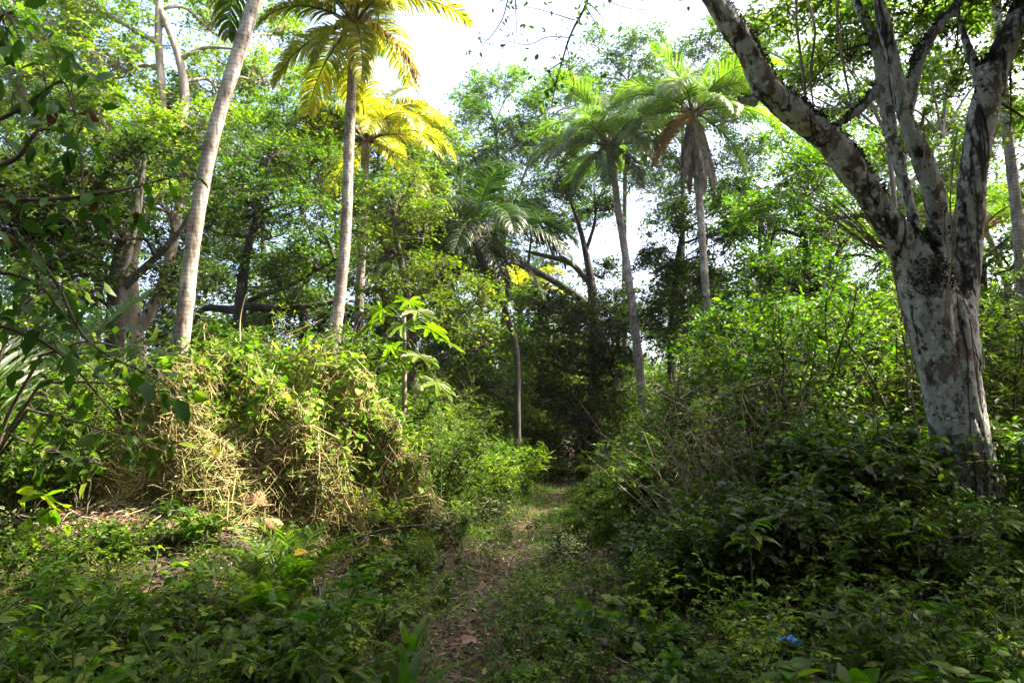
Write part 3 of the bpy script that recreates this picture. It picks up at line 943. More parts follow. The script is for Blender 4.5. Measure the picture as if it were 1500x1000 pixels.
tree('tree closing the gap between the vine heap and the golden palm trunk',
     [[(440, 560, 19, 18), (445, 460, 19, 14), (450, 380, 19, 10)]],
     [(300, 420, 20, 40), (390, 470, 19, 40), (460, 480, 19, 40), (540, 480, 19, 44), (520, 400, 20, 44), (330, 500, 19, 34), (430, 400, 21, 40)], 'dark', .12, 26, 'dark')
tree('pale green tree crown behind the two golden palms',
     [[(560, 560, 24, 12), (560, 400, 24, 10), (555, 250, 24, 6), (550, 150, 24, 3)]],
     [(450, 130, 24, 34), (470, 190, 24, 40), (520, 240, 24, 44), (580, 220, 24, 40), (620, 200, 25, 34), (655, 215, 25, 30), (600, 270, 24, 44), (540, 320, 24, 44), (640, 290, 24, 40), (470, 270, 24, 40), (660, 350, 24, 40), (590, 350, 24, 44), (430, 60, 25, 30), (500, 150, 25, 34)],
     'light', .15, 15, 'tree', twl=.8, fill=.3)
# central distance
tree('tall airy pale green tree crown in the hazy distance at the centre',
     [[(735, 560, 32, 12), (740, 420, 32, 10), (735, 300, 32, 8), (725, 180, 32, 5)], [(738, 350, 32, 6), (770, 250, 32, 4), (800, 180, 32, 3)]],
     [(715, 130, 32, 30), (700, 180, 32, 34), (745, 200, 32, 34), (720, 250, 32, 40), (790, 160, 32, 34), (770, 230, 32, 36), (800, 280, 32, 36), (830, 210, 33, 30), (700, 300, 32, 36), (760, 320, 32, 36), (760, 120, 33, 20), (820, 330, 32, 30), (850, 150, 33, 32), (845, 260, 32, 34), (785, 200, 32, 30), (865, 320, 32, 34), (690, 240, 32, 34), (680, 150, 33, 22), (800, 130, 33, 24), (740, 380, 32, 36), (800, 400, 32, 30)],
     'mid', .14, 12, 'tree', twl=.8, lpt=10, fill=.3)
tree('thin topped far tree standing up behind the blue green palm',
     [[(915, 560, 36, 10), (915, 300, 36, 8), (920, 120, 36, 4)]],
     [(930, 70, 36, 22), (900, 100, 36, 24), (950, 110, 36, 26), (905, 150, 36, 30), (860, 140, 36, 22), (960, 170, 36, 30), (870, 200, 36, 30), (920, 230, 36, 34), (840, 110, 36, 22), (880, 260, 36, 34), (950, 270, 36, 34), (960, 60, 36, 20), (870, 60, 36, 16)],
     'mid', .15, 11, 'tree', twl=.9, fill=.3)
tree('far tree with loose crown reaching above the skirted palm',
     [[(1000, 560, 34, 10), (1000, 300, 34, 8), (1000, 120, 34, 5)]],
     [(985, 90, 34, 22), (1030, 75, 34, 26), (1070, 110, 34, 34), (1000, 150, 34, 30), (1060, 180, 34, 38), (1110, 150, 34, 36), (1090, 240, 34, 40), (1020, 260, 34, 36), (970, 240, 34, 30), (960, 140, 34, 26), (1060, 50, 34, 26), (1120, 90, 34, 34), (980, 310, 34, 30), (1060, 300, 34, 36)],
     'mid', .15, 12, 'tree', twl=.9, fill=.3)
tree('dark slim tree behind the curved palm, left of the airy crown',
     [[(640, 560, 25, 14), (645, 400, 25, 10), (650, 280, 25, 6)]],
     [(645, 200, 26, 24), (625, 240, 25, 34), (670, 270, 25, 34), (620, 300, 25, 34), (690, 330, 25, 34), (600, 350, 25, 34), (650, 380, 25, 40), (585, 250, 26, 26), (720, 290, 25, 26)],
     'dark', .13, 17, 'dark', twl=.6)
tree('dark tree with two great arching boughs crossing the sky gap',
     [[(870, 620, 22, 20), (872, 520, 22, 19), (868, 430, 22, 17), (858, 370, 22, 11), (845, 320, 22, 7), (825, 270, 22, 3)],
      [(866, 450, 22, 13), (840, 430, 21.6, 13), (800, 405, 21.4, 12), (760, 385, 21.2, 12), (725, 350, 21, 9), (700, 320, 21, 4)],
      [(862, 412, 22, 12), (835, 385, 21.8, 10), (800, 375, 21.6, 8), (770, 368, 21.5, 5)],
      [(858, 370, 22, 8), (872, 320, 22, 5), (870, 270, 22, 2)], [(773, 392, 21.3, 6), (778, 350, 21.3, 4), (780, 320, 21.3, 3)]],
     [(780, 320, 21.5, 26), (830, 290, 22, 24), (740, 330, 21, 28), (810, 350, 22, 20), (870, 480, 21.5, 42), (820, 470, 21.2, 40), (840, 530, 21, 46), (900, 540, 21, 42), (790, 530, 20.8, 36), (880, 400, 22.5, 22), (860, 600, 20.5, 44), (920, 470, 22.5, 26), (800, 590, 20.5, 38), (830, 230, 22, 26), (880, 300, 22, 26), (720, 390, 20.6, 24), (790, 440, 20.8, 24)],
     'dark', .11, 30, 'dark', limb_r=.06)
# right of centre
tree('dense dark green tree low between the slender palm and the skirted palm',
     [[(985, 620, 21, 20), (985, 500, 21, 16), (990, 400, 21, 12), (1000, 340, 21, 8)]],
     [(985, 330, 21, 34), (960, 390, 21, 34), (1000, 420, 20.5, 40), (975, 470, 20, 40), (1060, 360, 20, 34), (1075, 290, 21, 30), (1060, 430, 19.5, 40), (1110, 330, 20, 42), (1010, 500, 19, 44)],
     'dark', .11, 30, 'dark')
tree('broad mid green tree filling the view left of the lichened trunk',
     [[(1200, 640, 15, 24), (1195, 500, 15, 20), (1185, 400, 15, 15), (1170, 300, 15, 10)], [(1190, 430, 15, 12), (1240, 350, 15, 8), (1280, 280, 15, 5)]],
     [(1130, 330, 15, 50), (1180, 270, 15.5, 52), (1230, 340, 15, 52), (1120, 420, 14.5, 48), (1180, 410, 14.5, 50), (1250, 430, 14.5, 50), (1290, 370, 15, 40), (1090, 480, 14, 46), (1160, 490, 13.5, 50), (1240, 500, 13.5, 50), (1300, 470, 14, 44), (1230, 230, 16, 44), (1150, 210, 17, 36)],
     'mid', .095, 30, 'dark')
tree('sunlit tree seen through the forks of the lichened tree',
     [[(1330, 620, 19, 16), (1320, 400, 19, 13), (1300, 200, 19, 8)], [(1315, 300, 19, 8), (1380, 200, 19, 5)]],
     [(1180, 120, 20, 46), (1250, 90, 20, 46), (1310, 140, 20, 46), (1390, 120, 20, 50), (1450, 200, 20, 50), (1240, 170, 20, 40), (1120, 60, 21, 36), (1340, 50, 20, 44), (1480, 80, 20, 44), (1400, 260, 20, 40), (1310, 230, 20, 34), (1200, 30, 21, 34), (1380, 320, 20, 40), (1340, 300, 20, 34), (1445, 310, 20, 40), (1360, 200, 20, 40), (1270, 30, 20, 44), (1410, 30, 20, 44), (1090, 120, 21, 30)],
     'light', .13, 27, 'tree', twl=.6, fill=.35)
tree('tree behind the right edge of the lichened trunk, near the pale palm stem',
     [[(1450, 640, 14, 20), (1445, 500, 14, 16), (1440, 380, 14, 11)]],
     [(1430, 400, 14, 34), (1480, 380, 14, 40), (1470, 460, 13.5, 44), (1420, 500, 13.5, 40), (1510, 520, 13, 50), (1340, 430, 15, 34), (1460, 560, 12.5, 44), (1530, 300, 14, 50)],
     'mid', .10, 28, 'dark')
# far rows that close the view
k = 0
FAR = [('left of all far trees', -90), ('behind the dark thick trunk', 30), ('behind the pale stemmed tree', 140), ('behind the level boughs', 270), ('behind the leaning palm', 380), ('behind the golden palm', 490), ('behind the papaya', 600),
       ('behind the curved palm', 700), ('beyond the end of the path', 800), ('behind the slender palm', 900), ('behind the skirted palm', 1000), ('behind the broad green tree', 1110), ('left of the lichened trunk', 1210), ('behind the lichened fork', 1320), ('behind the pale right palm', 1430), ('right of all far trees', 1560)]
for lab, px in FAR:
    Y = 31 + 5 * math.sin(k * 2.1)
    top = [120, 60, 100, 130, 170, 270, 330, 380, 430, 430, 400, 280, 240, 200, 160, 120][k]
    lob = []
    yb = 600
    yv = top + 30
    while yv < yb:
        lob.append((px + rng.uniform(-30, 30), yv, Y + rng.uniform(-1.5, 1.5), rng.uniform(44, 58)))
        lob.append((px + rng.uniform(-60, 60), yv + 25, Y + rng.uniform(-1.5, 1.5), rng.uniform(38, 50)))
        yv += 74
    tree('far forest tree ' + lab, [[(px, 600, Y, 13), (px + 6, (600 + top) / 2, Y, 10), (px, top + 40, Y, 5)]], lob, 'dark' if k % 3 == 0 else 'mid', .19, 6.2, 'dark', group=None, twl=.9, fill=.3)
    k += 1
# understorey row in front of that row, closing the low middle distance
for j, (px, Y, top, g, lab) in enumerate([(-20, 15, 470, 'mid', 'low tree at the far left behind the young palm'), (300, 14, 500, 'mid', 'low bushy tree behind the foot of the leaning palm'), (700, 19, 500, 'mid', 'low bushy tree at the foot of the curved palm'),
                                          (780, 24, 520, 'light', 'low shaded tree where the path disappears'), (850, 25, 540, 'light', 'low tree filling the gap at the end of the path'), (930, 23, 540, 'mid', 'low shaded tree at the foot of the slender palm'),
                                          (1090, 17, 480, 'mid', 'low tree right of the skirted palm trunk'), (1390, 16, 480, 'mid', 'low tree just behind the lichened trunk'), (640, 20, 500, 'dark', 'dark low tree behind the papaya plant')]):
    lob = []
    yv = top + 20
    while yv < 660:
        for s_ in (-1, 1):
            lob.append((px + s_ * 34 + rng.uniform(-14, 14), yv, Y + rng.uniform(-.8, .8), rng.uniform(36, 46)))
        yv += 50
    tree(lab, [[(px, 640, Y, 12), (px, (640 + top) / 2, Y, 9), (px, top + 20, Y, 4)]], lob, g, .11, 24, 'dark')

# a closed wall of forest further off, one mass
mb = MB()
n = 26000
aa = rng.uniform(-1.25, 1.25, n) * 1.0
dd = rng.uniform(46, 66, n)
hh = 9.5 * rng.random(n) ** .8 * (.75 + .35 * np.sin(aa * 19) * np.sin(aa * 7 + 1))
P = np.stack([np.sin(aa) * dd, np.cos(aa) * dd, hh], 1)
add_leaves(mb, P, rng.standard_normal((n, 3)), np.array([0, -.3, 1]) + rng.standard_normal((n, 3)) * .5, .55 * (.6 + .8 * rng.random(n)), T_DIA)
tag(mb.build('far_woodland', G['dark']), 'distant mass of forest closing the horizon', 'woodland', kind='stuff')

# ------------------------------------------------------------------ the big lichened tree
TY = 7.3
BT = [
    [(1452, 905, TY, 210), (1442, 850, TY, 156), (1432, 790, TY, 124), (1418, 700, TY, 100), (1399, 610, TY, 92), (1384, 530, TY, 96), (1366, 450, TY, 98), (1340, 385, TY, 80), (1305, 330, 7.25, 68), (1262, 270, 7.15, 62), (1215, 207, 7.05, 60), (1160, 163, 7, 58), (1122, 128, 6.95, 54), (1098, 80, 6.9, 50), (1062, 25, 6.85, 45), (1015, -35, 6.8, 42), (955, -120, 6.7, 34), (880, -190, 6.6, 24), (800, -230, 6.5, 14)],
    [(1385, 500, TY, 80), (1372, 400, TY, 62), (1376, 340, TY, 54), (1368, 285, 7.2, 48), (1350, 230, 7.15, 42), (1326, 172, 7.1, 38), (1312, 100, 7.05, 34), (1296, 40, 7, 32), (1282, -30, 7, 30), (1260, -160, 6.9, 26), (1240, -280, 6.8, 14)],
    [(1328, 165, 7.1, 36), (1345, 90, 7.2, 30), (1375, 38, 7.3, 27), (1410, -5, 7.4, 25), (1460, -80, 7.5, 18), (1500, -180, 7.5, 10)],
    [(1398, 540, TY, 86), (1402, 450, 7.35, 72), (1416, 350, 7.35, 64), (1428, 250, 7.35, 60), (1438, 180, 7.35, 62), (1458, 100, 7.35, 58), (1490, 30, 7.4, 52), (1530, -60, 7.4, 44), (1580, -200, 7.4, 26)],
    [(1395, 470, 7.6, 50), (1348, 360, 7.75, 34), (1330, 290, 7.8, 31), (1313, 220, 7.85, 30), (1297, 140, 7.9, 28), (1285, 70, 7.95, 26), (1240, -20, 8, 22), (1180, -120, 8.1, 14)],
    [(1292, 120, 7.9, 18), (1260, 160, 7.9, 16), (1215, 190, 7.9, 9)],
    [(1448, 140, 7.35, 40), (1418, 70, 7.5, 24), (1400, 0, 7.6, 20), (1390, -90, 7.7, 12)],
    [(1300, 330, 7.3, 22), (1262, 318, 7.4, 15), (1210, 322, 7.5, 7)],
    [(1110, 150, 6.95, 22), (1088, 147, 6.95, 14), (1078, 143, 6.95, 8)],
    [(1436, 800, TY, 84), (1490, 870, 7.1, 50), (1535, 920, 7.0, 20)],
    [(1434, 800, TY, 84), (1395, 870, 7.1, 50), (1360, 925, 6.9, 20)],
    [(1430, 840, TY, 80), (1440, 900, 6.9, 50), (1445, 945, 6.6, 20)],
]
mb = MB()
tree_pts = []
for s in BT:
    P = [at(a, b, Y) for a, b, Y, w in s]
    r = [stem_r(a, w, Y) * (.78 if w < 70 else .88 if w < 82 else 1.0) for a, b, Y, w in s]
    Q = spline(np.hstack([np.array(P), np.array(r)[:, None]]), 60)
    c = .5 * (Q[0, :3] - Q[1, :3])
    tubes(mb, Q[None, :, :3], Q[None, :, 3], 16)
    # close the ends
    for e in (0, -1):
        base_i = mb.n - 60 * 16 if e == 0 else mb.n - 16
        mb.f.append((np.array([np.arange(base_i, base_i + 16)]), 0))
    tree_pts.append(Q)
bt_base = at(1452, 905, TY); bt_base[2] = float(hgt(bt_base[0], bt_base[1]))
bigroot = thing('lichened_tree', bt_base, 'big forked tree with pale lichened bark and dark moss at the right', 'tree')
trunk = mb.build('trunk', B['big'], bigroot, origin=bt_base)
rm = trunk.modifiers.new('remesh', 'REMESH'); rm.mode = 'VOXEL'; rm.voxel_size = .022
smo = trunk.modifiers.new('smooth', 'SMOOTH'); smo.iterations = 6; smo.factor = .6
bpy.context.view_layer.update()
dg = bpy.context.evaluated_depsgraph_get()
me = bpy.data.meshes.new_from_object(trunk.evaluated_get(dg))
trunk.modifiers.clear()
nv = len(me.vertices)
co = np.empty(nv * 3, np.float32); me.vertices.foreach_get('co', co); co = co.reshape(-1, 3).astype(float)
no = np.empty(nv * 3, np.float32); me.vertex_normals.foreach_get('vector', no); no = no.reshape(-1, 3).astype(float)
dsp = np.empty(nv)
for i in range(nv):
    v = Vector(co[i])
    dsp[i] = .030 * mnoise.noise(Vector((v.x * 2.2, v.y * 2.2, v.z * .9))) + .016 * mnoise.noise(Vector((v.x * 9, v.y * 9, v.z * 1.6))) + .008 * mnoise.noise(v * 16)
    w_ = mnoise.noise(Vector((v.x * 3.1 + 5, v.y * 3.1, v.z * .35)))
    dsp[i] -= .035 * max(0, 1 - abs(w_) / .045)
# hollow scar low in the right fork
hc = at(1408, 470, 7.05) - bt_base
dd_ = np.linalg.norm((co - hc) * np.array([1.6, 1, .38]), axis=1)
dsp -= .10 * np.exp(-(dd_ / .14) ** 2)
co2 = co + no * dsp[:, None]
me.vertices.foreach_set('co', co2.astype(np.float32).ravel())
me.polygons.foreach_set('use_smooth', np.full(len(me.polygons), True))
me.materials.clear(); me.materials.append(B['big'])
me.update()
old = trunk.data
trunk.data = me
me.name = 'trunk'
bpy.data.meshes.remove(old)
# moss: upper sides of the left limb and the fork
moss_m = leafmat('moss', [(0, (.010, .011, .005)), (.6, (.024, .026, .010)), (.92, (.05, .05, .018)), (1, (.10, .085, .05))], tmix=.1, rough=.9, spec=.1, obj_var=.05)
fk = at(1350, 400, 7.0) - bt_base
fk2 = at(1378, 350, 7.1) - bt_base
mos = []
for i in rng.permutation(nv):
    v = co2[i]
    nn = mnoise.noise(Vector(v * 3.0) + Vector((3, 1, 7)))
    near = max(math.exp(-(np.linalg.norm(v - fk) / .24) ** 2), math.exp(-(np.linalg.norm(v - fk2) / .24) ** 2))
    px_h = v[2] + bt_base[2]
    onleft = (v[0] + bt_base[0] < 4.5) and px_h > 2.8
    score = .75 * max(no[i][2], -.2) * (1.1 if onleft else .7) + nn * .55 + near * .75 + .25 * no[i][0] * (-1 if not onleft else 1) * 0
    if px_h > 2.6 and score > .36:
        mos.append(i)
    if len(mos) > 22000:
        break
mos = np.array(mos)
mb = MB()
P = np.repeat(co2[mos], 2, 0) + rng.standard_normal((len(mos) * 2, 3)) * .014
Nr = np.repeat(no[mos], 2, 0)
add_leaves(mb, P, Nr + rng.standard_normal(P.shape) * .7, rng.standard_normal(P.shape), .028 * (.5 + rng.random(len(P))), T_DIA)
mb.build('moss', moss_m, bigroot)
# crown of the big tree: overhead limbs and sprays
sb, lb = MB(), MB()
BTP = np.vstack([q[:, :3] for q in tree_pts])


def bhub(c):
    d = np.linalg.norm(BTP - c, axis=1) + (BTP[:, 2] < 3.4) * 50
    return BTP[np.argmin(d)]


lob = [(1110, 40, 7.2, 40), (1180, 20, 7.6, 55), (1240, 70, 8.0, 55), (1330, 30, 8.4, 60), (1400, 50, 8.2, 60), (1470, 90, 8.4, 60), (1480, 170, 8.6, 46), (1390, 130, 8.6, 40), (1330, -60, 7.6, 80), (1450, -60, 8, 80), (1290, -40, 8.2, 50), (1540, 60, 7.5, 90),
       (1560, 200, 7.6, 60), (1180, 120, 8.5, 34), (1500, -10, 7.2, 60)]
crown_lobes(sb, lb, [(at(a, b, Y), r_ / 1000 * Y) for a, b, Y, r_ in lob], bhub, .07, 75, T_OVAL, r_sub=.012, limb_r=.02, twl=.38, lpt=7, fill=.2)
# high canopy out of the frame that shades the foreground and the right bank
hi = [((7.2, 6.6, 9.2), 1.9), ((9.0, 7.8, 9.0), 2.0), ((6.6, 4.6, 9.4), 1.8), ((10.5, 6.0, 8.6), 1.9), ((8.6, 5.0, 10.2), 1.8), ((7.0, 8.6, 9.2), 1.5)]
crown_lobes(sb, lb, hi, bhub, .10, 44, T_DIA, r_sub=.02, limb_r=.06, twl=.5, lpt=9, fill=.2)
sb.build('branches', B['dark'], bigroot, smooth=True, origin=bt_base)
lb.build('crown', G['light'], bigroot, origin=bt_base)
# dry hanging twigs bundle under the left limb
mb = MB()
for q in range(26):
    a = at(1292 + rng.uniform(-8, 8), 366 + rng.uniform(-10, 10), 7.2)
    b = at(1200 + rng.uniform(-30, 30), 300 + rng.uniform(-25, 25), 7.0 + rng.uniform(-.3, .3))
    c = at(1110 + rng.uniform(-30, 70), 240 + rng.uniform(-30, 110), 6.9 + rng.uniform(-.5, .5))
    tube1(mb, [a, b, c], [.006, .004, .0012], 10, 4)
for (x0, y0, x1, y1, Y) in ((1167, 0, 1180, 150, 7.1), (1183, 0, 1192, 160, 7.2), (1229, -20, 1247, 150, 7.3), (1355, 160, 1350, 250, 7.0)):
    a, b = at(x0, y0, Y), at(x1, y1, Y)
    m1 = (a * 2 + b) / 3 + rng.standard_normal(3) * .04
    m2 = (a + 2 * b) / 3 + rng.standard_normal(3) * .04
    tube1(mb, [a, m1, m2, b], [.016, .014, .013, .010], 16, 6)
for (pp) in ([(1400, 300), (1398, 360), (1388, 420), (1384, 470)], [(1402, 190), (1396, 240), (1392, 300), (1398, 360)], [(1325, 520), (1340, 600), (1352, 680), (1368, 740)], [(1306, 385), (1318, 440), (1334, 500), (1338, 560)]):
    tube1(mb, [at(a, b, 6.93) for a, b in pp], [.010, .009, .009, .006], 20, 5)
mb.build('liana', B['twig'], bigroot, smooth=True, origin=bt_base)

# overhanging canopy tree, its stem outside the frame behind the viewer's right
sb, lb = MB(), MB()
ov_base = np.array([6.8, 1.2, 0.0]); ov_base[2] = float(hgt(6.8, 1.2))
q1 = tube1(sb, [ov_base - [0, 0, .1], ov_base + [-.2, .3, 4], ov_base + [-.6, .8, 8]], [.3, .24, .16], 20, 10)
q2 = tube1(sb, [ov_base + [-.2, .3, 4], (5.2, 2.6, 6.6), (3.2, 3.8, 7.6), (1.8, 4.8, 7.3)], [.16, .12, .07, .03], 20, 8)
q3 = tube1(sb, [q2[14], (1.9, 4.6, 7.0), (1.0, 5.2, 6.1), at(868, -30, 5.6)], [.04, .03, .02, .013], 14, 6)
# the dark twig hanging into the sky gap
tw_main = [(868, -30), (858, 8), (842, 38), (832, 62), (824, 88), (817, 112), (812, 135), (808, 158)]
tm = tube1(sb, [at(a, b, 5.6) for a, b in tw_main], np.linspace(.013, .004, 8), 24, 6)
side = [[(836, 55), (800, 55), (775, 66), (740, 60), (700, 58)], [(842, 30), (810, 20), (780, 12), (740, 8)], [(830, 66), (834, 90), (828, 120)], [(856, 8), (870, 30), (885, 60), (898, 98)], [(862, 4), (880, 24), (890, 50)], [(822, 92), (800, 104), (782, 102)], [(744, 0), (735, 30), (715, 58), (695, 72)], [(755, -10), (756, 30), (757, 56)], [(815, 118), (806, 134), (795, 148)], [(870, -20), (900, 6), (950, 14), (1000, -8)], [(868, -26), (820, -30), (775, -20), (744, 0)]]
for s in side:
    tube1(sb, [at(a, b, 5.6 + .05 * math.sin(i)) for i, (a, b) in enumerate(s)], np.linspace(.006, .0018, len(s)), 14, 4)
pts = np.array([at(*s[rng.integers(len(s))], 5.6) for s in [[(x_, y_) for x_, y_ in side[int(rng.integers(len(side)))]] for _ in range(230)]])
pts = np.vstack([pts + rng.standard_normal(pts.shape) * .07, tm[rng.integers(0, 24, 70)] + rng.standard_normal((70, 3)) * .06])
add_leaves(lb, pts, rng.standard_normal(pts.shape) - [0, 0, .5], rng.standard_normal(pts.shape) + [0, 0, .6], .045 * (.5 + rng.random(len(pts))), T_OVAL)
OVP = np.vstack([q1, q2])
hi = [((4.2, 4.4, 7.6), 1.3), ((2.6, 3.2, 7.8), 1.4), ((5.4, 3.2, 8.2), 1.8), ((6.6, 5.6, 8.4), 1.6), ((7.2, 3.0, 8.6), 1.9), ((5.6, 1.2, 8.6), 1.8), ((5.0, 5.6, 8.3), 1.1), ((7.8, 4.6, 9.4), 1.7), ((3.6, 1.6, 8.2), 1.6), ((1.4, 3.2, 8.2), 1.3), ((.6, 4.6, 8.0), 1.1), ((3.2, 5.0, 8.6), 1.2), ((1.8, 1.6, 8.4), 1.5), ((4.6, 2.6, 9.6), 1.5), ((2.4, 4.2, 9.0), 1.3)]
crown_lobes(sb, lb, hi, lambda c: OVP[np.argmin(np.linalg.norm(OVP - c, axis=1))], .10, 50, T_DIA, r_sub=.02, limb_r=.05, twl=.5, lpt=9, fill=.2)
ovr = thing('overhanging_tree', ov_base, 'tree out of frame whose dark bare twig dangles into the sky gap', 'tree')
sb.build('trunk', B['dark'], ovr, smooth=True, origin=ov_base)
lb.build('crown', G['mid'], ovr, origin=ov_base)

# the forest goes on behind the viewer and to both sides
sb, lb = MB(), MB()
q0 = tube1(sb, [(0, 0, -.2), (.2, .1, 3), (-.1, .2, 6), (.1, 0, 9)], [.26, .2, .15, .06], 20, 9)
lobs = [((rng.uniform(-1.9, 1.9), rng.uniform(-1.9, 1.9), z_), rng.uniform(1.7, 2.2)) for z_ in (2.6, 3.6, 4.6, 5.6, 6.4, 7.2, 8.0, 8.8, 9.6)]
crown_lobes(sb, lb, lobs, lambda c: q0[np.argmin(np.linalg.norm(q0 - c, axis=1))], .19, 17, T_DIA, limb_r=.05, twl=.8, lpt=8, fill=.3)
st_ = thing('broadleaf_tree', (0, 0, 0), 'x', 'tree')
sb.build('trunk', B['tree'], st_, smooth=True); lb.build('crown', G['mid'], st_)
first = True
for (x, y, sc_) in ((-3.5, -4.5, 1.1), (1.5, -6, 1.2), (6, -4.5, 1.0), (-8.5, -1.5, 1.1), (-9.5, 4, 1.0), (-12, 9.5, 1.1), (10.5, -.5, .95), (12.5, 5, .95), (14, 11, 1.0), (-7, -8, 1.2), (5, -10, 1.3), (11, -7, 1.2), (-13, -4, 1.2), (-1.5, -10.5, 1.3)):
    lab = 'dense forest tree outside the picture around the viewer'
    if first:
        st_.location = (x, y, float(hgt(x, y))); st_.scale = (sc_,) * 3; tag(st_, lab, 'tree', 'forest trees around the viewer'); first = False
    else:
        copy_thing(st_, (x, y, float(hgt(x, y))), rng.random() * 6, sc_, lab, 'forest trees around the viewer')

# ------------------------------------------------------------------ vine heap
HC = np.array([-3.05, 8.2, .35]); HR = np.array([1.85, 1.3, 1.82])


def heap_pt(az, el, k=1.0):
    """az 0 faces the viewer, + to the right; el elevation"""
    az = np.asarray(az); el = np.asarray(el)
    bump = 1 - .10 * np.clip(-az, 0, 2) * (1 - el / 1.6) * 0 + .10 * np.sin(az * 4 + 1) * np.cos(el * 3) + .08 * np.sin(az * 9 + el * 5) + .05 * np.sin(az * 17 - el * 11)
    d = np.stack([np.sin(az) * np.cos(el) ** .75, -np.cos(az) * np.cos(el) ** .75, np.sin(el)], -1)
    return HC + d * HR * (bump * k)[..., None] if hasattr(k, '__len__') or True else None


vh = thing('vine_heap', (HC[0], HC[1], float(hgt(HC[0], HC[1]))), 'sunlit heap of tangled dry vine stems topped with bright green leaves left of the path', 'vine heap')
mb = MB()
n, m = 2300, 12
az0 = rng.uniform(-1.75, 1.7, n); el0 = np.arcsin(rng.random(n) ** .7)
steep = rng.random(n) < .55
daz = np.where(steep, rng.normal(0, .15, n), rng.normal(0, .8, n))
de = np.where(steep, -rng.uniform(.3, 1.1, n), rng.normal(-.1, .3, n))
t = np.linspace(0, 1, m)
AZ = az0[:, None] + daz[:, None] * t + .10 * np.cumsum(rng.standard_normal((n, m)), 1) * .5
EL = el0[:, None] + de[:, None] * t ** 1.2 + .05 * np.cumsum(rng.standard_normal((n, m)), 1)
EL = np.clip(EL, -.05, 1.5)
K = (.92 + .12 * rng.random((n, 1))) + .03 * rng.standard_normal((n, m)) + .05 * np.sin(t * PI)[None] * rng.random((n, 1))
P = heap_pt(AZ, EL, K)
g_ = hgt(P[..., 0], P[..., 1]) + .01
P[..., 2] = np.maximum(P[..., 2], g_)
tubes(mb, P, np.linspace(1, .5, m)[None] * (.0035 + .006 * rng.random((n, 1)) ** 2), 4)
# straight-ish straw pieces
n = 4600
az = rng.uniform(-1.7, 1.5, n); el = np.arcsin(rng.random(n) ** 1.1)
p = heap_pt(az, el, .95 + .10 * rng.random(n))
d = rng.standard_normal((n, 3)); d = nrm(d) * (.08 + .22 * rng.random((n, 1)))
bend = rng.standard_normal((n, 3)) * .05
tubes(mb, np.stack([p, p + d * .3 + bend * .8, p + d * .65 + bend, p + d + [0, 0, -.03]], 1), np.tile([[.0035, .0035, .003, .0012]], (n, 1)), 3)
hz = np.array(vh.location)
mb.build('dry_stems', G['straw'], vh, origin=hz)
mb = MB()
n = 5200
az = rng.uniform(-1.9, 1.9, n)
s_ = rng.random(n)
el = np.arcsin(np.clip(1 - .75 * s_ ** 1.6, 0, 1))
keep = rng.random(n) < np.clip(.09 + .91 * sstep(.62, 1.05, el + .28 * np.clip(az, -.5, 1.5)) + .45 * (az > .8), 0, 1)
az, el = az[keep], el[keep]; n = len(az)
p = heap_pt(az, el, 1.0 + .10 * rng.random(n))
rad = nrm(p - HC)
D = rad * .4 + rng.standard_normal((n, 3)) * .6 + [0, -.2, -.35]
add_leaves(mb, p, D, rad + np.array([0, -.1, .5]) + rng.standard_normal((n, 3)) * .35, .085 * (.55 + .7 * rng.random(n)), T_HEART)
n = 9500
az = rng.uniform(-1.8, 1.9, n); el = np.arcsin(rng.random(n) ** .8)
p = heap_pt(az, el, .93 + .12 * rng.random(n))
add_leaves(mb, p, rng.standard_normal((n, 3)) - [0, 0, .4], rng.standard_normal((n, 3)) + [0, -.5, .5], .045 * (.5 + .8 * rng.random(n)), T_OVAL)
mb.build('leaves', G['vine'], vh, origin=hz)
# upright tendrils above the heap
mb = MB()
for (x0, y0, x1, y1) in ((352, 500, 360, 430), (300, 500, 315, 455), (420, 490, 470, 465), (380, 500, 400, 470), (470, 500, 500, 470)):
    a, b = at(x0, y0, 8.1), at(x1, y1, 8.1)
    tube1(mb, [a, (a + b) / 2 + rng.standard_normal(3) * .05, b + [0, 0, -.03], b + rng.standard_normal(3) * .06], [.007, .006, .004, .002], 14, 4)
mb.build('tendril', G['straw'], vh, origin=hz)

# ------------------------------------------------------------------ papaya
pp = at(588, 640, 9.8); pz = float(hgt(pp[0], pp[1]))
top = at(592, 455, 9.8)
pap = thing('papaya_plant', (pp[0], pp[1], pz), 'papaya plant with big lobed leaves right of the vine heap', 'papaya plant')
o0 = np.array([pp[0], pp[1], pz])
mb = MB()
tube1(mb, [o0 - [0, 0, .1], (o0 + top) / 2 + [.03, 0, 0], top], [.05, .035, .022], 20, 8)
mb.build('trunk', B['pale'], pap, smooth=True, origin=o0)


def papaya_leaf(size):
    mb = MB()
    V = [(0, 0, 0)]
    nl = 7
    ring = []
    for i_ in range(nl):
        a = (i_ - 3) * .72
        ln = size * (1 - .07 * abs(i_ - 3))
        for da, rr_, dz in ((-.34, .32, .0), (-.22, .62, .01), (-.13, .66, -.02), (-.15, .82, -.05), (0, 1.0, -.16), (.15, .82, -.05), (.13, .66, -.02), (.22, .62, .01)):
            V.append((math.cos(a + da) * ln * rr_, math.sin(a + da) * ln * rr_, ln * (dz + .03 * math.sin(5 * a))))
    nn_ = len(V) - 1
    F = [(0, i_, i_ % nn_ + 1) for i_ in range(1, nn_)]
    mb.add(V, F)
    o = mb.build('leaf', G['light']); me_ = o.data; bpy.data.objects.remove(o)
    return me_


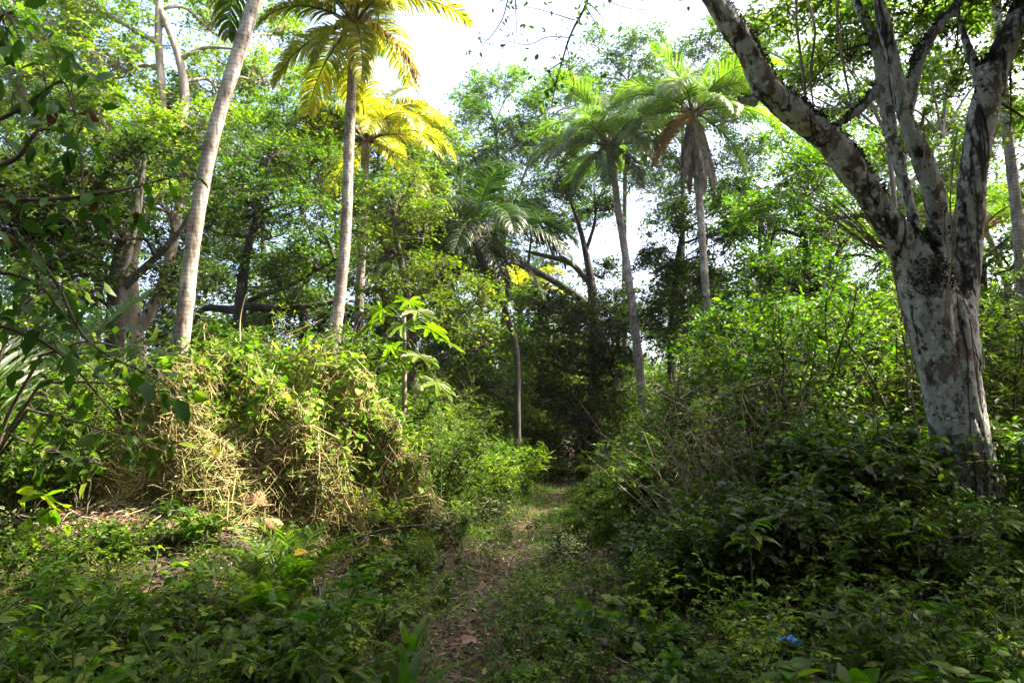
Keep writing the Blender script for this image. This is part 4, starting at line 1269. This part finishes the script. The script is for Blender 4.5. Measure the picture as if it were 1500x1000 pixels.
pl = papaya_leaf(.34)
for (px, py, dy, sc_) in ((560, 452, .2, 1), (612, 455, -.2, 1.05), (628, 478, .1, 1.15), (640, 560, -.3, 1.15), (585, 530, -.25, 1.1), (545, 475, -.1, .9), (600, 440, .3, .9), (572, 505, .4, 1), (615, 520, -.4, 1.05), (655, 500, .2, 1.0), (570, 545, .2, 1.0), (590, 475, -.35, .9)):
    e = at(px, py, 9.8 + dy)
    mbp = MB()
    st = top + [0, 0, -.05 - .25 * rng.random()]
    if py > 515: st = top + [0, 0, -.45]
    tube1(mbp, [st - o0, (st + e) / 2 - o0 + [0, 0, .10], e - o0], [.010, .008, .006], 10, 5)
    lf = bpy.data.objects.new('leaf', pl); COL.objects.link(lf); lf.parent = pap
    lf.location = tuple(e - o0); lf.scale = (sc_,) * 3
    dv = e - top
    lf.rotation_euler = (R(rng.uniform(-18, 18)), R(22 + rng.uniform(0, 18)), math.atan2(dv[1], dv[0]))
    pet = mbp.build('petiole', B['green'], lf, smooth=True)
    pet.matrix_parent_inverse = (lf.matrix_basis.copy()).inverted()


def blob(name, mat, parent, c, r, seed=0, sq=(1, 1, 1), amp=.08, nu=20, nv_=12):
    mb = MB()
    V = []
    for i_ in range(nv_ + 1):
        th = PI * i_ / nv_
        for j_ in range(nu):
            ph = 2 * PI * j_ / nu
            d = Vector((math.sin(th) * math.cos(ph), math.sin(th) * math.sin(ph), math.cos(th)))
            k_ = r * (1 + amp * mnoise.noise(d * 2.5 + Vector((seed, seed, 0))))
            V.append((c[0] + d.x * k_ * sq[0], c[1] + d.y * k_ * sq[1], c[2] + d.z * k_ * sq[2]))
    i_ = np.arange((nv_ + 1) * nu).reshape(nv_ + 1, nu)
    F = np.stack([i_[:-1], i_[1:], np.roll(i_, -1, 1)[1:], np.roll(i_, -1, 1)[:-1]], -1).reshape(-1, 4)
    mb.add(V, F)
    return mb.build(name, mat, parent, smooth=True)


fr = at(613, 570, 9.4) - o0
blob('fruit', plain('papaya_skin', (.42, .44, .22), .4), pap, fr, .065, 2, (1, 1, 1.2))
mb = MB(); tube1(mb, [top - o0 + [0, 0, -.4], (fr + top - o0) / 2, fr + [0, 0, .06]], [.012, .009, .007], 10, 5); mb.build('fruit_stalk', B['green'], pap)

# ------------------------------------------------------------------ shrubs
GL = 'leafy shrubs on the bank left of the path'
GR = 'leafy shrubs in the thicket right of the path'


def shrubs(pts, kinds, label_of, group):
    for (x, y, s) in pts:
        kd = kinds[int(rng.integers(len(kinds)))]
        word = {'d': 'dark green', 'm': 'mid green', 'l': 'light green', 'o': 'open stemmed green'}[kd[0]]
        pk = kd
        if s > 1.35 and kd != 'open':
            pk, s = 't_' + kd[0], s / 2.3
        place(SH[pk], x, y, s, label_of % word, 'shrub', group=group + ' (' + word + ')')


def zone(n, f, mind=.42):
    pts = []
    tries = 0
    while len(pts) < n and tries < 6000:
        tries += 1
        r_ = f()
        if r_ is None: continue
        x, y, s = r_
        if all((x - a) ** 2 + (y - b) ** 2 > (mind * (.5 + .5 * (s + c) / 2)) ** 2 for a, b, c in pts):
            pts.append((x, y, s))
    return pts


def lz():
    y = rng.uniform(7.3, 19)
    d = .45 + 4.0 * rng.random() ** 1.2
    x = float(path_x(y)) - d
    if x < -2.2 and y < 9.8: return None
    s = (d - .3) * .8 * rng.uniform(.8, 1.15)
    return x, y, min(s, 1.0 if y < 9 else 2.2)


shrubs(zone(88, lz), ['m1', 'm2', 'l1', 'l1', 'm1', 'd1', 'l2'], '%s shrub on the bank between the vine heap and the path', GL)


shrubs([(.1, 16.2, 1.2), (-.1, 15.3, 1.1), (.35, 17.2, 1.2), (-.4, 14.4, 1.1), (2.5, 16.5, 1.3), (2.3, 15.2, 1.0), (1.2, 19.6, .9), (2.2, 19.4, .9)], ['m1', 'l1'], '%s shrub on the bank between the vine heap and the path', GL)


def lz2():
    x = rng.uniform(-8, -4.3); y = rng.uniform(6.6, 13)
    return x, y, rng.uniform(.8, 1.5)


shrubs(zone(30, lz2), ['m1', 'd1', 'm2', 'd2', 'l1'], '%s shrub in the shade left of the vine heap', 'leafy shrubs left of the vine heap')


def lz3():
    x = rng.uniform(-7, -.9); y = rng.uniform(9.8, 14)
    return x, y, rng.uniform(1.3, 2.1)


shrubs(zone(26, lz3, .6), ['m1', 'm2', 'l1', 'd1'], '%s tall shrub behind the vine heap', 'tall shrubs behind the vine heap')


def rz1():
    y = rng.uniform(5.8, 9.0)
    d = rng.uniform(1.45, 6)
    x = float(path_x(y)) + d
    s = (.45 + .38 * (d - 1.3)) * rng.uniform(.8, 1.15)
    if .54 < x / y < .82 and y < 7.2: s = min(s, .56 + .03 * (y - 5))
    return x, y, min(s, 1.35)


shrubs(zone(70, rz1, .36), ['d1', 'd2', 'd1', 'm2', 'open', 'm1'], '%s shrub in the dark thicket right of the path', GR)


shrubs([(3.7, 6.1, .62), (4.15, 6.35, .68), (4.5, 6.0, .62), (3.9, 5.6, .5), (4.75, 6.5, .7), (4.35, 5.5, .5), (4.0, 6.75, .7)], ['m1', 'm2', 'open', 'l1'], '%s shrub in the dark thicket right of the path', GR)


def rz2():
    y = rng.uniform(9, 19)
    d = .8 + 8 * rng.random() ** 1.3
    x = float(path_x(y)) + d
    s = (d - .45) * .8 * rng.uniform(.85, 1.15)
    return x, y, min(s, 3.1)


shrubs(zone(125, rz2, .42), ['m1', 'm2', 'm1', 'l1', 'd1', 'l2'], '%s tall shrub behind the dark thicket right of the path', 'tall shrubs right of the path')


def ez():
    y = rng.uniform(18, 25); x = rng.uniform(-3, 7)
    if abs(x - float(path_x(y))) < 1.3 and y < 22: return None
    return x, y, rng.uniform(1.2, 2.4)


shrubs(zone(26, ez, .8), ['d1', 'm1', 'd2'], '%s shrub closing off the end of the path', 'shrubs at the end of the path')
shrubs([(1.2, 20.6, 1.5), (2.0, 20.2, 1.3), (2.8, 20.8, 1.6), (.5, 21.3, 1.8), (1.6, 22, 2.2), (2.4, 22.4, 2.2), (3.3, 21.8, 2.0), (1.0, 23, 2.4)], ['m1', 'd1', 'm2'], '%s shrub closing off the end of the path', 'shrubs at the end of the path')

# dry brush inside the right thicket
mb = MB()
n = 130
bx = rng.uniform(1.8, 3.4, n); by = rng.uniform(7.2, 8.6, n)
b0 = np.stack([bx, by, hgt(bx, by)], 1)
dr = np.stack([rng.normal(-.25, .45, n), rng.normal(-.1, .3, n), rng.uniform(.6, 1.7, n)], 1)
p1 = b0 + dr * .5 + rng.standard_normal((n, 3)) * .08
p2 = b0 + dr + rng.standard_normal((n, 3)) * .15
tubes(mb, np.stack([b0, p1, p2], 1), np.tile([[.007, .005, .0015]], (n, 1)) * (.5 + rng.random((n, 1))), 4)
n = 330
p = np.stack([rng.uniform(1.7, 3.5, n), rng.uniform(7.1, 8.5, n), rng.uniform(.9, 2.1, n)], 1)
d = nrm(rng.standard_normal((n, 3))) * (.15 + .4 * rng.random((n, 1)))
tubes(mb, np.stack([p, p + d * .5 + rng.standard_normal((n, 3)) * .04, p + d], 1), np.tile([[.004, .003, .001]], (n, 1)), 3)
o = mb.build('dead_bush', B['twig'])
tag(o, 'leafless brown bush of tangled twigs in the thicket right of the path', 'dead bush')

# ------------------------------------------------------------------ herbs in the foreground
def hz1():
    y = 3.0 + 9.5 * rng.random() ** 1.6
    x = rng.uniform(-1, 1) * (.85 * y + .5)
    if rng.random() < float(patch_mask(np.array(x), np.array(y))) * 1.6: return None
    d = x - float(path_x(y))
    if abs(d) < (.30 if y < 8 else .12): return None
    if abs(d) < .45: s_lim = .5
    s = rng.uniform(.5, 1.3) * (1.22 if y < 5.3 else 1)
    for cx_, cy_, cr_ in ((-1.88, 5.75, .6), (-1.75, 5.1, .42), (-1.95, 5.3, .4), (1.9, 4.62, .22), (1.75, 4.45, .2), (1.85, 5.2, .3), (2.35, 4.6, .25), (3.2, 5.3, .3), (-2.05, 6.1, .5), (-.66, 4.0, .34), (-1.75, 4.05, .25), (-.75, 4.9, .25), (-3.1, 6.9, .75)):
        if (x - cx_) ** 2 + (y - cy_) ** 2 < cr_ ** 2: return None
    if abs(d) < .5: s *= .6
    if 0 < d < 1.4: s *= .75
    if d < -1 and y < 5.2: s *= 1.15
    return x, y, s


HZ = sorted(zone(760, hz1, .17), key=lambda q: q[0] ** 2 + q[1] ** 2)
rest = MB()
for hi_, (x, y, s) in enumerate(HZ):
    d = x - float(path_x(y))
    kd = 'abcdef'[int(rng.integers(6))]
    if hi_ >= 285:      # past the countable ones: one mass
        a_ = rng.random() * 2 * PI
        Rm = np.array([[math.cos(a_), -math.sin(a_), 0], [math.sin(a_), math.cos(a_), 0], [0, 0, 1]]) * s
        for ci, ch in enumerate(HB[kd].children):
            me_ = ch.data
            co_ = np.empty(len(me_.vertices) * 3, np.float32); me_.vertices.foreach_get('co', co_)
            co_ = co_.reshape(-1, 3) @ Rm.T + np.array([x, y, float(hgt(x, y)) - .02])
            lv = np.empty(len(me_.loops), np.int32); me_.loops.foreach_get('vertex_index', lv)
            k_ = me_.polygons[0].loop_total
            rest.add(co_, lv.reshape(-1, k_), ci)
        continue
    side_w = 'left' if d < 0 else 'right'
    typ = {'a': 'oval leaved', 'b': 'small heart leaved', 'c': 'tall narrow leaved', 'd': 'broad heart leaved', 'e': 'fine leaved', 'f': 'feathery light'}[kd]
    place(HB[kd], x, y, s, '%s green herb in the undergrowth %s of the path' % (typ, side_w), 'herb', group='%s herbs %s of the path' % (typ, side_w))
tag(rest.build('undergrowth', [B['green'], G['herb']]), 'mass of green herbs further along both sides of the path', 'undergrowth', kind='stuff')
for (px, py, Y, s, lab) in ((585, 985, 4.0, 1.25, 'glossy strap leaved plant nearest the viewer beside the path'), (320, 985, 4.1, 1.2, 'upright strap leaved plant at the bottom edge among broad herbs'),
                            (545, 790, 7.2, .7, 'strap leaved plant at the foot of the vine heap'), (600, 930, 4.9, 1.0, 'strap leaved plant with one dark upright blade left of the path')):
    p = at(px, py, Y)
    place(HB['strap'], p[0], p[1], s, lab, 'strap leaved plant')


# fern-like plants
def fernplant(px, py, Y, nf, L, e0, lab):
    p = at(px, py, Y); p[2] = float(hgt(p[0], p[1]))
    root = thing('fern', p, lab, 'fern')
    me_ = [frond_mesh('frond', L, e0 + .2 * i_, 1.1, 19, .22, .020, G['mid'], B['green'], .18, .006, i_, .2) for i_ in range(2)]
    for i_ in range(nf):
        o = bpy.data.objects.new('frond', me_[i_ % 2]); COL.objects.link(o); o.parent = root
        o.location = (0, 0, .02); o.rotation_euler = (R(rng.uniform(-10, 10)), R(rng.uniform(-12, 12)), i_ * 2.4 + rng.random() * .4)
    return root


fernplant(425, 815, 5.8, 15, .9, 1.2, 'taller fern with long narrow leaflets in front of the vine heap')
fernplant(372, 850, 5.3, 12, .66, .95, 'low drooping fern just in front of the taller fern')
fernplant(470, 880, 5.4, 8, .42, .8, 'small fern beside the grey dry stump')
fernplant(905, 650, 14.0, 8, .9, 1.0, 'pale fern catching light at the far right edge of the path')
fernplant(285, 850, 6.2, 7, .34, .8, 'little fern on the bare slope below the vine heap')

# ------------------------------------------------------------------ leafy bush branch close at the upper left
def near_bush(label, base, arms, gm, ls, nleaf, tmpl=T_OVAL):
    base = np.array(base, float); base[2] = float(hgt(base[0], base[1]))
    sb, lb = MB(), MB()
    for arm in arms:
        P = [at(*a) for a in arm]
        Q = tube1(sb, [base + [0, 0, 0]] * 0 + P, np.linspace(.014, .003, len(P)), 26, 6)
        ids = rng.integers(3, 26, nleaf)
        st = Q[np.minimum(ids, 25)]
        o = rng.standard_normal((nleaf, 3)); o = nrm(o) * (.05 + .16 * rng.random((nleaf, 1)))
        tubes(sb, np.stack([st, st + o * .5 + [0, 0, .01], st + o], 1), np.tile([[.003, .002, .001]], (nleaf, 1)), 4)
        D = nrm(o) + rng.standard_normal((nleaf, 3)) * .5 - [0, 0, .65]
        add_leaves(lb, st + o, D, rng.standard_normal((nleaf, 3)) * .7 + [0, -.5, .7], ls * (.6 + .6 * rng.random(nleaf)), tmpl)
        sg = at(*arm[0])
        tube1(sb, [base + [0, 0, -.05], (base + sg) / 2 + [-.15, 0, .1], sg], [.02, .018, .014], 14, 6)
    root = thing('bush', base, label, 'bush')
    sb.build('stem', B['stem'], root, smooth=True, origin=base)
    lb.build('foliage', G[gm], root, smooth=True, origin=base)
    return root


near_bush('close leaning bush with large dark and reddish leaves at the upper left edge', (-3.1, 3.1, 0),
          [[(-60, 300, 3.2), (0, 295, 3.2), (100, 290, 3.2), (180, 278, 3.2), (245, 262, 3.3)], [(-60, 250, 3.3), (20, 235, 3.3), (60, 190, 3.3), (115, 215, 3.3), (120, 330, 3.3)],
           [(-60, 330, 3.3), (20, 350, 3.2), (80, 410, 3.2), (130, 500, 3.2), (240, 560, 3.2)], [(-60, 200, 3.5), (30, 160, 3.5), (90, 120, 3.5), (110, 170, 3.5)],
           [(-60, 420, 3.4), (0, 400, 3.4), (60, 420, 3.4), (100, 470, 3.4)], [(-70, 80, 3.5), (-10, 40, 3.5), (10, 20, 3.5), (30, 60, 3.5)], [(-60, 480, 3.4), (10, 480, 3.4), (90, 520, 3.4), (170, 610, 3.4)]],
          'maroon', .115, 44)
near_bush('mid distance dark leaved bush under the leaning palm by the vine heap', (-4.6, 6.2, 0),
          [[(60, 560, 6), (140, 560, 6), (220, 570, 6), (290, 600, 6)], [(40, 600, 6), (120, 620, 6), (180, 640, 6), (240, 660, 6)], [(60, 520, 6), (130, 500, 6), (200, 520, 6), (250, 560, 6)], [(20, 460, 6.2), (60, 430, 6.2), (120, 420, 6.2)], [(20, 640, 5.8), (80, 660, 5.8), (150, 680, 5.8)]],
          'dark', .14, 60)

# bright small sapling at left front, large light leaves
near_bush('small bright leaved sapling on the left beside the dry sticks', (-4.4, 6.4, 0),
          [[(45, 770, 6.1), (50, 740, 6.1), (55, 720, 6.1)], [(50, 760, 6.1), (75, 745, 6.1), (95, 738, 6.1)], [(40, 770, 6.1), (25, 755, 6.1), (15, 750, 6.1)]], 'light', .19, 7, T_HEART)


# ------------------------------------------------------------------ whorl-topped seedlings at right
def whorl(px, py, Y, h, ls, nl, lab, gm='herb'):
    p = at(px, py, Y)
    g0 = float(hgt(p[0], p[1]))
    base = np.array([p[0], p[1], g0])
    topz = max(p[2], g0 + .15)
    root = thing('seedling', base, lab, 'seedling')
    sb, lb = MB(), MB()
    Q = tube1(sb, [(0, 0, -.03), (.02, .01, (topz - g0) * .5), (0, 0, topz - g0)], [.008, .006, .004], 12, 5)
    az = np.arange(nl) * 2.4
    hh_ = (topz - g0) * (1 - .28 * rng.random(nl))
    st = np.stack([np.zeros(nl), np.zeros(nl), hh_], 1)
    D = np.stack([np.cos(az), np.sin(az), rng.uniform(-.15, .5, nl)], 1)
    pe = st + nrm(D) * .05
    tubes(sb, np.stack([st, (st + pe) / 2, pe], 1), np.tile([[.002, .002, .0015]], (nl, 1)), 4)
    add_leaves(lb, pe, D, np.tile([0, 0, 1.0], (nl, 1)) + rng.standard_normal((nl, 3)) * .15, ls * (.7 + .5 * rng.random(nl)), (T_OVAL[0] * np.array([1, .8, 1.6]), T_OVAL[1]))
    sb.build('stem', B['green'], root, smooth=True)
    lb.build('foliage', G[gm], root, smooth=True)


whorl(1095, 762, 5.3, 0, .18, 16, 'tall seedling with whorl of long leaves at the thicket edge', 'mid')
whorl(1265, 925, 4.6, 0, .14, 10, 'short seedling with spreading leaves near the blue scrap')
whorl(1340, 757, 5.4, 0, .17, 14, 'seedling with flat leaf whorl in front of the lichened trunk', 'mid')
whorl(1455, 738, 5.5, 0, .18, 16, 'big leaved seedling against the foot of the lichened trunk')
whorl(1225, 885, 5.0, 0, .12, 9, 'dim seedling standing between the tall seedling and trunk')
whorl(895, 930, 4.9, 0, .10, 10, 'light green seedling in the middle strip of the path')
whorl(50, 935, 4.4, 0, .15, 10, 'pale leaved seedling in the bottom corner at left')
whorl(970, 700, 8.0, 0, .15, 12, 'seedling hanging its leaves over the path at the right bank')
whorl(645, 640, 9.3, 0, .13, 16, 'seedling on the bank below the papaya plant')

# ------------------------------------------------------------------ small single things
def fallen_leaf(px, py, Y, s, mat, lab, lift=.05):
    p = at(px, py, Y)
    p[2] = float(hgt(p[0], p[1])) + lift if lift is not None else p[2]
    mb = MB()
    add_leaves(mb, np.zeros((1, 3)), np.array([[1, .3, .15]]), np.array([[0.0, -.6, 1]]), np.array([s]), T_HEART)
    o = mb.build('fallen_leaf', mat); o.location = tuple(p)
    tag(o, lab, 'leaf')


fallen_leaf(430, 822, 5.3, .10, G['yellow'], 'bright yellow leaf caught on the taller fern', .62)
fallen_leaf(290, 757, 7.6, .12, G['yellow'], 'bright yellow leaf below the vine heap', .08)
fallen_leaf(645, 975, 4.35, .11, G['litter'], 'pale tan leaf lying on the near end of the path', .03)
fallen_leaf(885, 900, 5.4, .12, G['litter'], 'orange brown dry leaf in the right rut of the path', .05)
fallen_leaf(675, 910, 5.4, .12, G['litter'], 'pale brown leaf beside the left edge of the path', .05)
for (px, py, Y, r_, lab) in ((370, 733, 6.95, .13, 'larger brown coconut husk at the foot of the vine heap'), (399, 755, 6.8, .10, 'smaller brown coconut husk right of the larger one')):
    p = at(px, py, Y); p[2] = float(hgt(p[0], p[1])) + r_ * .75
    o = blob('coconut', B['husk'], None, (0, 0, 0), r_, px, (1.15, .95, .9), .16)
    o.location = tuple(p); tag(o, lab, 'coconut')


def scrap(px, py, Y, w, d, mat, lab, name, h=.03):
    p = at(px, py, Y); p[2] = float(hgt(p[0], p[1])) + .13
    nx_, ny_ = 14, 8
    V = []
    for j_ in range(ny_):
        for i_ in range(nx_):
            x_, y_ = (i_ / (nx_ - 1) - .5) * w, (j_ / (ny_ - 1) - .5) * d
            q_ = mnoise.noise(Vector((x_ * 22, y_ * 22, px)))
            V.append((x_ + .012 * q_, y_ + .01 * mnoise.noise(Vector((x_ * 18, 5, y_ * 18))), h * (1 + q_ * 1.6)))
    i_ = np.arange(nx_ * ny_).reshape(ny_, nx_)
    mb = MB(); mb.add(V, np.stack([i_[:-1, :-1], i_[:-1, 1:], i_[1:, 1:], i_[1:, :-1]], -1).reshape(-1, 4))
    o = mb.build(name, mat); o.location = tuple(p); o.rotation_euler = (R(20), 0, rng.uniform(-.3, .3))
    so = o.modifiers.new('thickness', 'SOLIDIFY'); so.thickness = .002
    tag(o, lab, 'litter scrap')


scrap(1152, 952, 4.75, .16, .07, plain('blue_plastic', (.02, .16, .50), .35), 'crumpled blue plastic scrap in the grass right of the path', 'plastic_scrap')
scrap(1088, 927, 5.1, .05, .04, plain('white_plastic', (.6, .6, .58), .4), 'tiny white scrap behind the blue plastic', 'paper_scrap')
scrap(1120, 917, 5.2, .09, .03, plain('grey_plastic', (.4, .4, .4), .4), 'thin grey white scrap above the blue plastic', 'paper_scrap')


def stick(pts, r_, lab, mat='twig', name='dead_branch', cat='branch'):
    P = [at(*p_) for p_ in pts]
    for p_ in P:
        p_[2] = max(p_[2], float(hgt(p_[0], p_[1])) + r_ * .6)
    mb = MB()
    tube1(mb, P, np.linspace(r_, r_ * .45, len(P)), 16, 7, .15)
    b0_ = P[0]
    for q in range(4):
        i_ = rng.integers(0, len(P) - 1)
        s_ = P[i_] * .5 + P[i_ + 1] * .5
        e_ = s_ + rng.standard_normal(3) * .12
        tube1(mb, [s_, (s_ + e_) / 2 + [0, 0, .02], e_], [r_ * .4, r_ * .3, r_ * .15], 6, 4)
    o = mb.build(name, B[mat], smooth=True, origin=b0_)
    o.location = tuple(b0_)
    tag(o, lab, cat)


stick([(70, 800, 6.6), (105, 780, 6.7), (140, 776, 6.8)], .018, 'pale dry stick lying below the bright leaved sapling')
stick([(100, 755, 7.0), (110, 768, 6.9), (120, 782, 6.8)], .022, 'short thick pale branch end on the bare slope at left')
stick([(160, 778, 7.0), (175, 785, 6.9), (185, 792, 6.9)], .012, 'small straight stick beside the bare soil patch')
stick([(218, 768, 7.2), (240, 778, 7.1), (262, 790, 7.0)], .02, 'bleached stick catching sun on the bare slope')
stick([(520, 788, 7.0), (560, 776, 7.0), (600, 770, 7.1), (640, 768, 7.2)], .012, 'thin arched branch under the bushes left of the path', 'stem')
stick([(80, 740, 7.2), (85, 728, 7.2), (98, 722, 7.2)], .018, 'pinkish broken branch stub behind the bright leaved sapling')
for (px, py, Y, h_, lab) in ((470, 890, 5.3, .26, 'grey dry stump with ragged top beside the small fern'), (468, 812, 6.0, .3, 'slim grey dead stalk behind the ragged stump')):
    p = at(px, py, Y); g0 = float(hgt(p[0], p[1]))
    mb = MB()
    for q in range(9):
        a_ = rng.random() * 6.28
        d_ = np.array([math.cos(a_), math.sin(a_), 0]) * .03
        tube1(mb, [d_ * .6 + [0, 0, -.05], d_ + [0, 0, h_ * .6], d_ * 1.8 + [0, 0, h_ * rng.uniform(.85, 1.25)]], [.024, .02, .006], 10, 6, .2)
    o = mb.build('dead_stump', B['grey'], smooth=True); o.location = (p[0], p[1], g0)
    tag(o, lab, 'stump')

# ------------------------------------------------------------------ light
SUN = Vector((.62, .08, .78)).normalized()
elev = math.asin(SUN.z)
sd = bpy.data.lights.new('sun', 'SUN')
sd.energy = 5.0
sd.angle = R(.55)
sd.color = (1, .90, .68)
so = bpy.data.objects.new('sun', sd); COL.objects.link(so)
so.rotation_euler = SUN.to_track_quat('Z', 'Y').to_euler()
w = bpy.data.worlds.new('World'); sc.world = w; w.use_nodes = True
nt = w.node_tree
for n_ in list(nt.nodes): nt.nodes.remove(n_)
ou = nt.nodes.new('ShaderNodeOutputWorld'); bg = nt.nodes.new('ShaderNodeBackground'); sk = nt.nodes.new('ShaderNodeTexSky')
sk.sky_type = 'NISHITA'; sk.sun_disc = False; sk.sun_elevation = elev
sk.sun_rotation = math.atan2(SUN.x, SUN.y)
sk.air_density = .8; sk.dust_density = 6.0; sk.ozone_density = .3
bg.inputs[1].default_value = .15
nt.links.new(sk.outputs[0], bg.inputs[0]); nt.links.new(bg.outputs[0], ou.inputs[0])

hm, hnt, hout = newmat('haze_air')
pv = hnt.nodes.new('ShaderNodeVolumePrincipled')
pv.inputs['Color'].default_value = (.95, .97, 1, 1)
pv.inputs['Density'].default_value = .0003
pv.inputs['Anisotropy'].default_value = .35
hnt.links.new(pv.outputs[0], hout.inputs['Volume'])
mb = MB()
X0, X1, Y0, Y1, Z0, Z1 = -85, 85, -30, 75, -1.3, 24
mb.add([(X0, Y0, Z0), (X1, Y0, Z0), (X1, Y1, Z0), (X0, Y1, Z0), (X0, Y0, Z1), (X1, Y0, Z1), (X1, Y1, Z1), (X0, Y1, Z1)],
       [(0, 3, 2, 1), (4, 5, 6, 7), (0, 1, 5, 4), (1, 2, 6, 5), (2, 3, 7, 6), (3, 0, 4, 7)])
tag(mb.build('haze', hm), 'thin bright humid haze between the far trees', 'haze', kind='stuff')

sc.view_settings.view_transform = 'Standard'
sc.view_settings.look = 'None'
sc.view_settings.gamma = 1
sc.view_settings.exposure = 2.4
cy = sc.cycles
cy.max_bounces = 7
cy.diffuse_bounces = 4
cy.transmission_bounces = 4
cy.glossy_bounces = 2
cy.use_denoising = True
cy.denoiser = 'OPENIMAGEDENOISE'
cy.denoising_input_passes = 'RGB_ALBEDO_NORMAL'
cy.caustics_reflective = False
cy.caustics_refractive = False
cy.sample_clamp_indirect = 6
